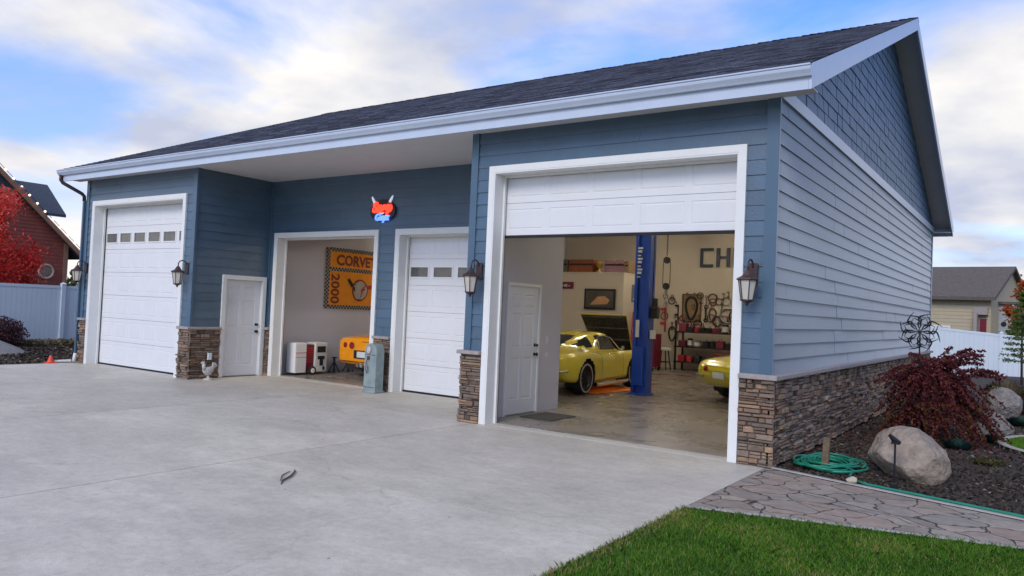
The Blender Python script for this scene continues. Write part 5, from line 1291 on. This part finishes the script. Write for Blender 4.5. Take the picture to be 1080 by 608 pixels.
leaves('crown', C-np.array((1.22,3.9,0)), .024, M['maple'], t, tints=tn, elong=2.1, down=.4)
n = 420; a = rng.random(n)*2*PI; q = rng.random(n)**.6*1.15; x = 1.24+q*np.cos(a); y = 3.7+q*1.3*np.sin(a); k = x > .1; x = x[k]; y = y[k]
leaves('fallen_maple_leaves', np.stack([x, y, np.array([bedz(p, w)+.018 for p, w in zip(x, y)])], 1), .026, M['maple'], kind='stuff', flat=.8)
# ground plants
def tuft(name, label, cat, x, y, r, h, n, m, group=None):
    z = bedz(x, y) if x > 0 else 0; a = rng.random(n)*2*PI; q = rng.random(n)**.6; w = .0045
    B = np.stack([x+.2*r*q*np.cos(a), y+.2*r*q*np.sin(a), np.full(n, z-.01)], 1); T_ = np.stack([x+r*q*np.cos(a), y+r*q*np.sin(a), z+h*(1-.5*q*q)*(.7+.4*rng.random(n))], 1)
    Mi = (B+T_)/2+np.array((0,0,h*.15)); d = np.stack([-np.sin(a)*w, np.cos(a)*w, np.zeros(n)], 1)
    V = np.stack([B-d, B+d, Mi+d, T_, Mi-d], 1).reshape(-1,3)
    return tag(npmesh(name, V, np.arange(5*n).reshape(-1,5), np.clip(rng.normal(.5,.25,n),0,1), m, off=(x,y,z)), label, cat, group)
tuft('blue_fescue','blue green grass clump in front of the maple, nearest the large boulder','plant',1.62,3.15,.20,.16,500,M['fescue'])
tuft('blue_fescue','blue green grass clump below the middle grey boulder','plant',1.98,4.35,.16,.15,400,M['fescue'])
tuft('blue_fescue','blue green grass clump at the right edge beyond the boulders','plant',2.25,7.0,.26,.18,500,M['fescue'])
tuft('ornamental_grass','dry tan ornamental grass in front of the white fence','grass plant',1.9,10.6,.50,.62,900,M['dry'])
def shrub(name, label, cat, c, r, h, n, m, size=.03, group=None):
    t = thing(name, label, cat, (c[0], c[1], c[2]), 0, group)
    q = rng.normal(size=(n,3)); q /= np.linalg.norm(q, axis=1)[:,None]; rad = rng.random(n)**.45
    lump = 1+.25*np.array([noise.noise(Vector(v)*2.2+Vector((c[0],c[1],0))) for v in q])
    C = q*(rad*lump)[:,None]*np.array((r, r, h*.5)); C[:,2] = np.abs(C[:,2]+h*.45)
    leaves('foliage', C, size, m, t)
    mb = MB()
    for k in range(7): a = k*.9; mb.tube([(c[0],c[1],c[2]-.02),(c[0]+.3*r*math.cos(a),c[1]+.3*r*math.sin(a),c[2]+h*.4),(c[0]+.6*r*math.cos(a),c[1]+.6*r*math.sin(a),c[2]+h*.75)], [.012,.009,.004], 5)
    mb.build('stem', M['bark'], t); return t
shrub('creeping_shrub','low olive green creeper on the mulch right of the large boulder','plant',(2.03,2.1,.03),.18,.10,900,M['olive'],.018)
shrub('perennial','dark red low plant beside the farthest pale boulder','plant',(2.25,9.2,.05),.28,.35,900,M['maple'],.03)
shrub('perennial','pale yellow flowering plant just behind the farthest boulder','plant',(1.85,9.3,.05),.32,.55,800,M['dry'],.03)
shrub('barberry_shrub','round purple barberry shrub before the left white fence','shrub',(-21.75,.62,-.05),.78,.95,6500,M['purple'],.035)
# curbed lawn island
pts = [(3.02+.95*math.cos(a), 4.35+1.25*math.sin(a)) for a in np.linspace(0, 2*PI, 41)[:-1]]
strip('lawn_curb', pts, .11, -.05, .09, M['curb'], closed=True)
n = 26000; a = rng.random(n)*2*PI; q = np.sqrt(rng.random(n)); x = 3.02+.90*q*np.cos(a); y = 4.35+1.2*q*np.sin(a); h = .03+.03*rng.random(n); le = rng.normal(0,.4,(n,2)); w = .004
MB().add([(3.02+.93*math.cos(a), 4.35+1.22*math.sin(a), .045) for a in np.linspace(0, 2*PI, 41)[:-1]], [tuple(range(40))]).build('island_lawn', M['turf'], kind='structure')
B = np.stack([x, y, np.full(n,.045)], 1); an = rng.random(n)*6.28; dx = np.stack([np.cos(an)*w, np.sin(an)*w, np.zeros(n)], 1); T_ = B+np.stack([le[:,0]*h, le[:,1]*h, h], 1)
npmesh('island_grass_blades', np.stack([B-dx, B+dx, T_], 1).reshape(-1,3), np.arange(3*n).reshape(-1,3), np.clip(rng.normal(.5,.2,n),0,.92), M['blade'], kind='stuff')

# ------------------------------------------------------------------ fences
def fence(label, p0, p1, zt0, zt1, h, bay=2.4):
    p0 = Vector((*p0, 0)); p1 = Vector((*p1, 0)); L = (p1-p0).length; d = (p1-p0)/L; nrm = Vector((-d.y, d.x, 0)); n = max(1, round(L/bay))
    t = thing('vinyl_fence', label, 'fence', (p0.x, p0.y, zt0-h)); o3 = OFF[t.name]
    def quad_box(mb, s0, s1, q0, q1, za, zb, zc, zd): # along s, across q, z bottom/top at s0 (za,zb) and s1 (zc,zd)
        vs = [p0+d*s0+nrm*q0+Vector((0,0,za)), p0+d*s1+nrm*q0+Vector((0,0,zc)), p0+d*s1+nrm*q1+Vector((0,0,zc)), p0+d*s0+nrm*q1+Vector((0,0,za)),
              p0+d*s0+nrm*q0+Vector((0,0,zb)), p0+d*s1+nrm*q0+Vector((0,0,zd)), p0+d*s1+nrm*q1+Vector((0,0,zd)), p0+d*s0+nrm*q1+Vector((0,0,zb))]
        mb.add(vs, [(0,3,2,1),(4,5,6,7),(0,1,5,4),(1,2,6,5),(2,3,7,6),(3,0,4,7)])
    zt = lambda s: zt0+(zt1-zt0)*s/L
    for k in range(n):
        s0, s1 = L*k/n+.06, L*(k+1)/n-.06; mb = MB(); m_ = 16; w = (s1-s0)/m_
        for j in range(m_): a, b = s0+j*w+.002, s0+(j+1)*w-.002; quad_box(mb, a, b, -.010, .012, zt(a)-h+.06, zt(a)-.05, zt(b)-h+.06, zt(b)-.05)
        for (q, r_) in ((-.05, .10), (-h+.05, .14)): quad_box(mb, s0, s1, -.022, .024, zt(s0)+q-r_+.06, zt(s0)+q+.05, zt(s1)+q-r_+.06, zt(s1)+q+.05)
        mb.build('fence_panel', M['vinyl'], t)
    for k in range(n+1):
        s = L*k/n; mb = MB(); quad_box(mb, s-.06, s+.06, -.063, .063, zt(s)-h-.1, zt(s)+.05, zt(s)-h-.1, zt(s)+.05)
        c = p0+d*s+Vector((0,0,zt(s)+.05)); mb.add([c+d*.08+nrm*.08, c-d*.08+nrm*.08, c-d*.08-nrm*.08, c+d*.08-nrm*.08, c+Vector((0,0,.06))], [(0,1,2,3),(0,1,4),(1,2,4),(2,3,4),(3,0,4)])
        mb.build('fence_post', M['vinyl'], t)
fence('white vinyl privacy fence left of the garage in front of the red house', (-23.,-11.3), (-23.,17.1), 1.80, 1.80, 1.86, 2.37)
fence('white vinyl fence on the right behind the boulders', (-4.,24.), (9.2,24.), 1.95, .90, 1.9, 2.4)
sheet('fence_bed', [(-23.4,-12),(-15.86,-12),(-15.86,22),(-23.4,22)], -.02, M['mulch'])
n = 9000; C = np.stack([-22.85+rng.random(n)**2*1.1, -6+rng.random(n)*14, .02+rng.random(n)*.07], 1)
leaves('verge_grass', C, .07, M['dry'], kind='stuff', elong=2.2, tints=np.clip(rng.normal(.4,.3,n),0,1))
n = 7000; C = np.stack([-22.6+rng.random(n)*6.6, -3+rng.random(n)*7, .0+rng.random(n)*.02], 1); leaves('bark_litter', C, .05, M['chip'], kind='stuff', flat=.8)
# gravel mound at far left
mb = MB(); vs = []; fs = []; n = 26
for j in range(n+1):
    for i in range(n+1):
        u, v = i/n*2-1, j/n*2-1; r = math.hypot(u, v); x = -20.2+u*1.9; y = -1.05+v*1.75
        vs.append((x, y, -.06+.62*max(0, 1-r**1.6)+.02*noise.noise(Vector((x*3, y*3, 0)))))
for j in range(n):
    for i in range(n): a = j*(n+1)+i; fs.append((a, a+1, a+n+2, a+n+1))
mb.add(vs, fs); o = mb.build('gravel_mound', M['gravel'], smooth=True); o['kind'] = 'structure'

# ------------------------------------------------------------------ trees
def tree(name, label, base_, h, rad, n, lm, size, cz_=.62, group=None, ry=None, seed=1, clumps=34, squash=1.):
    t = thing(name, label, 'tree', base_, 0, group); bx_, by_, bz_ = base_; mb = MB(); tips = []
    top = Vector((bx_, by_, bz_+h*.45)); mb.tube([(bx_,by_,bz_-.1),(bx_+.03,by_,bz_+h*.2),top], [h*.022,h*.018,h*.013], 8)
    for k in range(6): a = k*1.05; branch(mb, Vector((bx_,by_,bz_+h*(.2+.04*k))), Vector((math.cos(a)*.7, math.sin(a)*.7, .8)), h*.3, h*.009, 1, tips, .0, .6, seed*13+k)
    mb.build('trunk', M['bark'], t, smooth=True)
    C = []; tn = []
    for q in range(clumps):
        v = rng.normal(size=3); v /= np.linalg.norm(v); v *= rng.random()**.4; c = np.array((v[0]*rad, v[1]*rad, h*cz_+v[2]*h*(1-cz_)*.92*squash)); cr = rad*(.16+.2*rng.random()); k = int(n/clumps); b = rng.random()
        p = rng.normal(size=(k,3))*cr*.55; C.append(c+p); tn += list(np.clip(.25+.5*b+rng.normal(size=k)*.15,0,1))
    leaves('crown', np.concatenate(C), size, lm, t, tints=np.array(tn)); return t
tree('red_maple', 'bright red autumn maple in front of the red house', (-26.2,1.68,0), 4.75, 1.70, 20000, M['redleaf'], .065, .60, seed=2, clumps=60, squash=1.15)
tree('autumn_maple', 'orange and red maple at the right edge behind the neighbours', (2.0,33.,0), 4.1, .85, 5000, M['orleaf'], .10, .62, seed=4)
tree('green_shrub_tree', 'small green tree under the orange maple at the right edge', (2.05,29.5,0), 2.45, .75, 4500, M['green'], .09, .55, seed=5)
# young larch with tiered branches
t = thing('young_conifer', 'slim young conifer with tiered pale green branches at the right edge', 'tree', (2.02,18.9,0))
mb = MB(); mb.tube([(2.02,18.9,-.1),(2.0,18.9,1.5),(2.03,18.9,2.95)], [.035,.025,.006], 8); C = []
for k in range(13):
    z = .75+k*.17; Lb = .62*(1-k/15); na = 5
    for j in range(na):
        a = j*2*PI/na+k*.8; p1 = Vector((2.02+Lb*math.cos(a), 18.9+Lb*math.sin(a), z+.02*k/13+.03)); mb.tube([(2.02,18.9,z),p1], [.010,.004], 5)
        for q in range(70): u = rng.random()**.7; C.append((Lb*u*math.cos(a)+rng.normal()*.035, Lb*u*math.sin(a)+rng.normal()*.035, z+.03*u+rng.normal()*.03))
mb.build('trunk', M['bark'], t, smooth=True); leaves('crown', np.array(C), .035, M['conif'], t)
# bare tree behind the roof
t = thing('bare_tree', 'bare tree top just showing above the roof line', 'tree', (-36.5,32.,0)); mb = MB(); tips = []
mb.tube([(-36.5,32,-.1),(-36.5,32,6),(-36.4,32,9.5)], [.25,.18,.1], 8)
for k in range(9): a = k*.75; branch(mb, Vector((-36.4,32,6.2+.4*k)), Vector((math.cos(a)*.5, math.sin(a)*.5, .9)), 3.1, .07, 2, tips, .0, .55, 40+k)
mb.build('trunk', M['bark'], t)

# ------------------------------------------------------------------ neighbours
def lap_face(mb, axis, a0, a1, pos, sgn, z0, z1, e=.15, top=None):
    z = z0
    while z < z1-.01:
        zt = min(z+e, z1)
        if top:
            ua, ub = top(z+.5*(zt-z)); 
        else: ua, ub = a0, a1
        if ub-ua > .05: mb.prism([(pos, z), (pos+sgn*.02, z), (pos+sgn*.004, zt), (pos, zt)], 'x' if axis == 'x' else 'y', ua, ub)
        z = zt
# red house: gable faces +X
t = thing('red_house', 'barn red gabled house with brown trim and a dark slate roof behind the left fence', 'house', (-38,2,0))
py, pz, ey, ez = 1.6, 9.95, 8.05, 3.84                # ridge and right-hand eave of the front gable
sl = (pz-ez)/(ey-py)
mb = MB(); lap_face(mb, 'y', 0, 0, -34, 1, 0, pz-.25, .16, lambda z: (max(-4.85, py-(pz-.15-z)/sl), min(ey, py+(pz-.15-z)/sl)))
mb.box(-44,-34.02,-4.85,ey,0,ez); mb.prism([(-4.85,ez),(ey,ez),(py,pz-.15)], 'x', -44, -34.03); mb.build('wall', M['redwall'], t)
mb = MB()
for s in (1, -1):
    e_ = .62; mb.prism([(py, pz), (py+s*(ey-py+e_), pz-sl*(ey-py+e_)), (py+s*(ey-py+e_), pz-sl*(ey-py+e_)-.16), (py, pz-.16)], 'x', -44.4, -33.75)
rf = mb.build('roof', M['slate'], t)
mb = MB()
for s in (1, -1):
    e_ = .66; mb.prism([(py, pz+.03), (py+s*(ey-py+e_), pz-sl*(ey-py+e_)+.03), (py+s*(ey-py+e_), pz-sl*(ey-py+e_)-.22), (py, pz-.22)], 'x', -33.74, -33.66)
mb.build('rake_trim', M['browntrim'], rf)
mb = MB(); mb.box(-33.97,-33.9,-3.0,6.0,5.72,5.95); mb.build('gable_beam', M['browntrim'], t)
mb = MB(); mb.prism([(py-4.2,5.95),(py+4.1,5.95),(py,pz-.35)], 'x', -33.975, -33.955); mb.build('gable_shingles', M['slate'], t)
mb = MB(); mb.box(-34.05,-33.95,ey-.16,ey+.03,0,ez-.1); mb.build('corner_trim', M['browntrim'], t)
mb = MB(); mb.tube([(-33.95, 7.18+.30*math.cos(a), 2.45+.30*math.sin(a)) for a in np.linspace(0,2*PI,25)[:-1]], .055, 8, closed=True); w_ = mb.build('round_window', mat('pinkish_window_ring', (.42,.27,.22), .7), t, smooth=True)
mb = MB(); mb.lathe([(.27,-33.975),(.27,-33.965),(.001,-33.964)], (0,7.18,2.45), 'x', 20); mb.build('pane', M['glass'], w_)
# cross gable behind
mb = MB(); mb.box(-39.7,-36.3,4.2,8.12,2.,5.35); mb.prism([(-39.7,5.35),(-36.3,5.35),(-38,6.6)], 'y', 4.2, 8.12); mb.build('dormer_wall', M['redwall'], t)
mb = MB()
for s in (1, -1): mb.prism([(-38,6.82),(-38+s*2.1,5.25),(-38+s*2.1,5.12),(-38,6.66)], 'y', 4.0, 8.78)
mb.build('dormer_roof', M['slate'], t)
t = thing('string_lights', 'string of small white bulbs along the brown rake of the red house', 'string lights', (-33.6,6,5))
fz = lambda y: pz-sl*(y-py)+.09
mb = MB(); mb.tube([(-33.62,4.,fz(4.)+.03),(-33.62,9.0,fz(9.0)+.03)], .012, 5); mb.build('cable', M['blackm'], t)
for k in range(14):
    y = 4.2+k*.33; mb = MB(); mb.lathe([(.001,-.06),(.05,-.02),(.055,.02),(.001,.06)], (-33.60,y,fz(y)), 'z', 8); mb.build('bulb', M['bulb'], t, smooth=True)
# tan house (rotated a little) with porch, right
def house_box(name, label, cx, cy, rz, w, d, zw, zr, mw, mr, over=.4):
    t = thing(name, label, 'house', (cx, cy, 0), rz, local=True)
    mb = MB(); mb.box(-w/2, w/2, 0.02, d, 0, zw); mb.prism([(0,zw),(d,zw),(d/2,zr-.1)], 'x', -w/2, w/2); lap_face(mb, 'x', -w/2, w/2, 0.02, -1, 0, zw-.1, .18); mb.build('wall', mw, t)
    mb = MB(); s = (zr-zw)/(d/2)
    for (a, b) in ((0, d/2), (d, d/2)):
        o = -over if a == 0 else over; mb.prism([(a+o, zw-abs(o)*s), (b, zr), (b, zr-.16), (a+o, zw-abs(o)*s-.16)], 'x', -w/2-over*.6, w/2+over*.6)
    rf = mb.build('roof', mr, t); mb = MB(); mb.box(-w/2-over*.6, w/2+over*.6, -over-.06, -over, zw-over*s-.17, zw-over*s-.02); mb.build('eave_trim', M['shingle2'], rf)
    return t
th = house_box('tan_house', 'tan sided house with a brown grey shingle roof beyond the right fence', -6.15, 36.2, R(-8), 13.2, 9., 3.42, 5.1, M['tan'], M['shingle2'])
mb = MB(); mb.box(5.95,6.1,-.5,-.02,0,2.5); mb.build('porch_column', M['cap'], th)
mb = MB(); mb.box(6.14,6.42,-.05,.0,0,2.2); mb.build('porch_door', M['maroon'], th)
mb = MB(); mb.box(5.92,6.5,-.30,-.02,2.4,2.75); mb.build('porch_arch', M['cap'], th)
fr = MB(); fr.box(3.75,4.85,-.05,-.0,1.72,1.80); fr.box(3.75,3.82,-.05,0,.8,1.72); fr.box(4.78,4.85,-.05,0,.8,1.72); w_ = fr.build('window', M['white'], th)
MB().box(3.82,4.78,-.03,-.005,.8,1.72).build('pane', mat('pale_blind', (.6,.62,.66), .5), w_)
t = thing('grey_annex', 'low grey blue gabled outbuilding with a round wall lamp beyond the right fence', 'outbuilding', (.9,37.,0))
mb = MB(); lap_face(mb, 'x', .48, 1.45, 37., -1, 0, 3.0, .18); mb.box(.48,1.45,37.,41,0,3.0); mb.build('wall', M['greyblue'], t)
mb = MB(); mb.box(.40,1.6,36.8,41.2,3.0,3.12); mb.build('roof', M['shingle2'], t)
mb = MB(); mb.lathe([(.10,-.06),(.12,-.03),(.10,0)], (.86,36.97,2.0), 'y', 14); mb.build('round_lamp', M['blackm'], t)
mb = MB(); mb.tube([(1.30,36.93,0),(1.30,36.93,2.8),(1.2,36.85,2.98)], .05, 8); mb.build('downspout', M['white'], t)
house_box('lilac_house', 'small lilac grey house with grey roof farthest right', -2.2, 56., R(-4), 6.2, 8., 3.9, 5.5, M['lilac'], M['shingle2'])
house_box('far_house', 'distant grey house peeking between the red house and the garage', -62, 33., R(62), 12, 9, 2.9, 5.0, M['greyblue'], M['shingle2'])
# far tree belt
C = []; 
for k in range(260):
    a = R(-75+150*k/260)+rng.normal()*.01; d_ = 170+rng.random()*40; hh = 3+5*rng.random()
    c = np.array((d_*math.sin(a-.3), d_*math.cos(a-.3), hh*.45)); C.append(c+rng.normal(size=(110,3))*np.array((2.6,2.6,hh*.28)))
C = np.concatenate(C); C[:,2] = np.abs(C[:,2]); leaves('distant_woodland', C, .8, M['green'], kind='stuff')

# ------------------------------------------------------------------ sky, sun, camera
SUN_EL, SUN_AZ = R(36), R(172)                        # azimuth clockwise from +Y
W = bpy.data.worlds.new('World'); S.world = W; W.use_nodes = True; N = W.node_tree.nodes; L = W.node_tree.links; bg = N['Background']
sky = N.new('ShaderNodeTexSky'); sky.sky_type = 'NISHITA'; sky.sun_disc = False; sky.sun_elevation = SUN_EL; sky.sun_rotation = SUN_AZ; sky.air_density = 1.2; sky.dust_density = .6; sky.ozone_density = 2.
tc = N.new('ShaderNodeTexCoord'); sp = N.new('ShaderNodeSeparateXYZ'); L.new(tc.outputs['Generated'], sp.inputs[0])
def mth(op, a, b=None):
    m = N.new('ShaderNodeMath'); m.operation = op
    for i, v in enumerate((a, b)):
        if v is None: continue
        if isinstance(v, (int, float)): m.inputs[i].default_value = v
        else: L.new(v, m.inputs[i])
    return m.outputs[0]
zz = mth('ADD', mth('MAXIMUM', sp.outputs[2], 0.), .22); cv = N.new('ShaderNodeCombineXYZ'); L.new(mth('DIVIDE', sp.outputs[0], zz), cv.inputs[0]); L.new(mth('DIVIDE', sp.outputs[1], zz), cv.inputs[1])
mp = N.new('ShaderNodeMapping'); mp.inputs['Location'].default_value = (20., 3., 0); mp.inputs['Scale'].default_value = (1., 1., 1); L.new(cv.outputs[0], mp.inputs['Vector'])
nz = N.new('ShaderNodeTexNoise'); nz.inputs['Scale'].default_value = 1.05; nz.inputs['Detail'].default_value = 9; nz.inputs['Roughness'].default_value = .52; nz.inputs['Distortion'].default_value = .35; L.new(mp.outputs[0], nz.inputs['Vector'])
n2 = N.new('ShaderNodeTexNoise'); n2.inputs['Scale'].default_value = 1.7; n2.inputs['Detail'].default_value = 7; L.new(mp.outputs[0], n2.inputs['Vector'])
cov = N.new('ShaderNodeMapRange'); cov.interpolation_type = 'SMOOTHSTEP'; cov.inputs['From Min'].default_value = .41; cov.inputs['From Max'].default_value = .64; L.new(nz.outputs['Fac'], cov.inputs['Value'])
hz = N.new('ShaderNodeMapRange'); hz.inputs['From Min'].default_value = .0; hz.inputs['From Max'].default_value = .35; hz.inputs['To Min'].default_value = .75; hz.inputs['To Max'].default_value = 0.; L.new(sp.outputs[2], hz.inputs['Value'])
cf = mth('MINIMUM', mth('ADD', cov.outputs[0], hz.outputs[0]), 1.)
cl = ramp(N, L, n2.outputs['Fac'], [(.38, (3.9,4.2,5.3)), (.50, (5.5,5.55,5.9)), (.63, (7.3,7.0,6.7))])
blue = mixc(N, L, sky.outputs[0], (.66,.98,1.65), 1., 'MULTIPLY')
wm = N.new('ShaderNodeMapRange'); wm.inputs['From Min'].default_value = .16; wm.inputs['From Max'].default_value = -.02; L.new(sp.outputs[2], wm.inputs['Value'])
west = N.new('ShaderNodeMapRange'); west.inputs['From Min'].default_value = -.2; west.inputs['From Max'].default_value = -.9; L.new(sp.outputs[0], west.inputs['Value'])
cl = mixc(N, L, cl, (8.4,7.4,7.0), mth('MULTIPLY', wm.outputs[0], west.outputs[0]), 'MIX')
L.new(mixc(N, L, blue, cl, cf, 'MIX'), bg.inputs['Color']); bg.inputs['Strength'].default_value = .115
ld = bpy.data.lights.new('Sun', 'SUN'); ld.energy = 1.45; ld.angle = R(24); ld.color = (1,.90,.76); lo_ = bpy.data.objects.new('Sun', ld); COL.objects.link(lo_)
dv = Vector((math.sin(SUN_AZ)*math.cos(SUN_EL), math.cos(SUN_AZ)*math.cos(SUN_EL), math.sin(SUN_EL))); lo_.rotation_euler = dv.to_track_quat('Z', 'Y').to_euler(); lo_.location = dv*60
yaw, pit, rol = R(34.905), R(1.595), R(2.478)
fwd = Vector((-math.sin(yaw)*math.cos(pit), math.cos(yaw)*math.cos(pit), math.sin(pit))); rt = Vector((math.cos(yaw), math.sin(yaw), 0)); upv = rt.cross(fwd)
r2 = math.cos(rol)*rt+math.sin(rol)*upv; u2 = -math.sin(rol)*rt+math.cos(rol)*upv
cd = bpy.data.cameras.new('Camera'); co = bpy.data.objects.new('Camera', cd); COL.objects.link(co); S.camera = co
co.matrix_world = Matrix(((r2.x,u2.x,-fwd.x,2.557),(r2.y,u2.y,-fwd.y,-8.871),(r2.z,u2.z,-fwd.z,1.667),(0,0,0,1)))
cd.sensor_width = 36; cd.lens = 806.942/1080*36; cd.clip_end = 3000; cd.clip_start = .05
vs_ = S.view_settings; vs_.view_transform = 'Standard'; vs_.look = 'None'; vs_.gamma = 1; vs_.exposure = .36; vs_.use_curve_mapping = False
S.cycles.max_bounces = 8; S.cycles.diffuse_bounces = 4; S.cycles.use_denoising = True
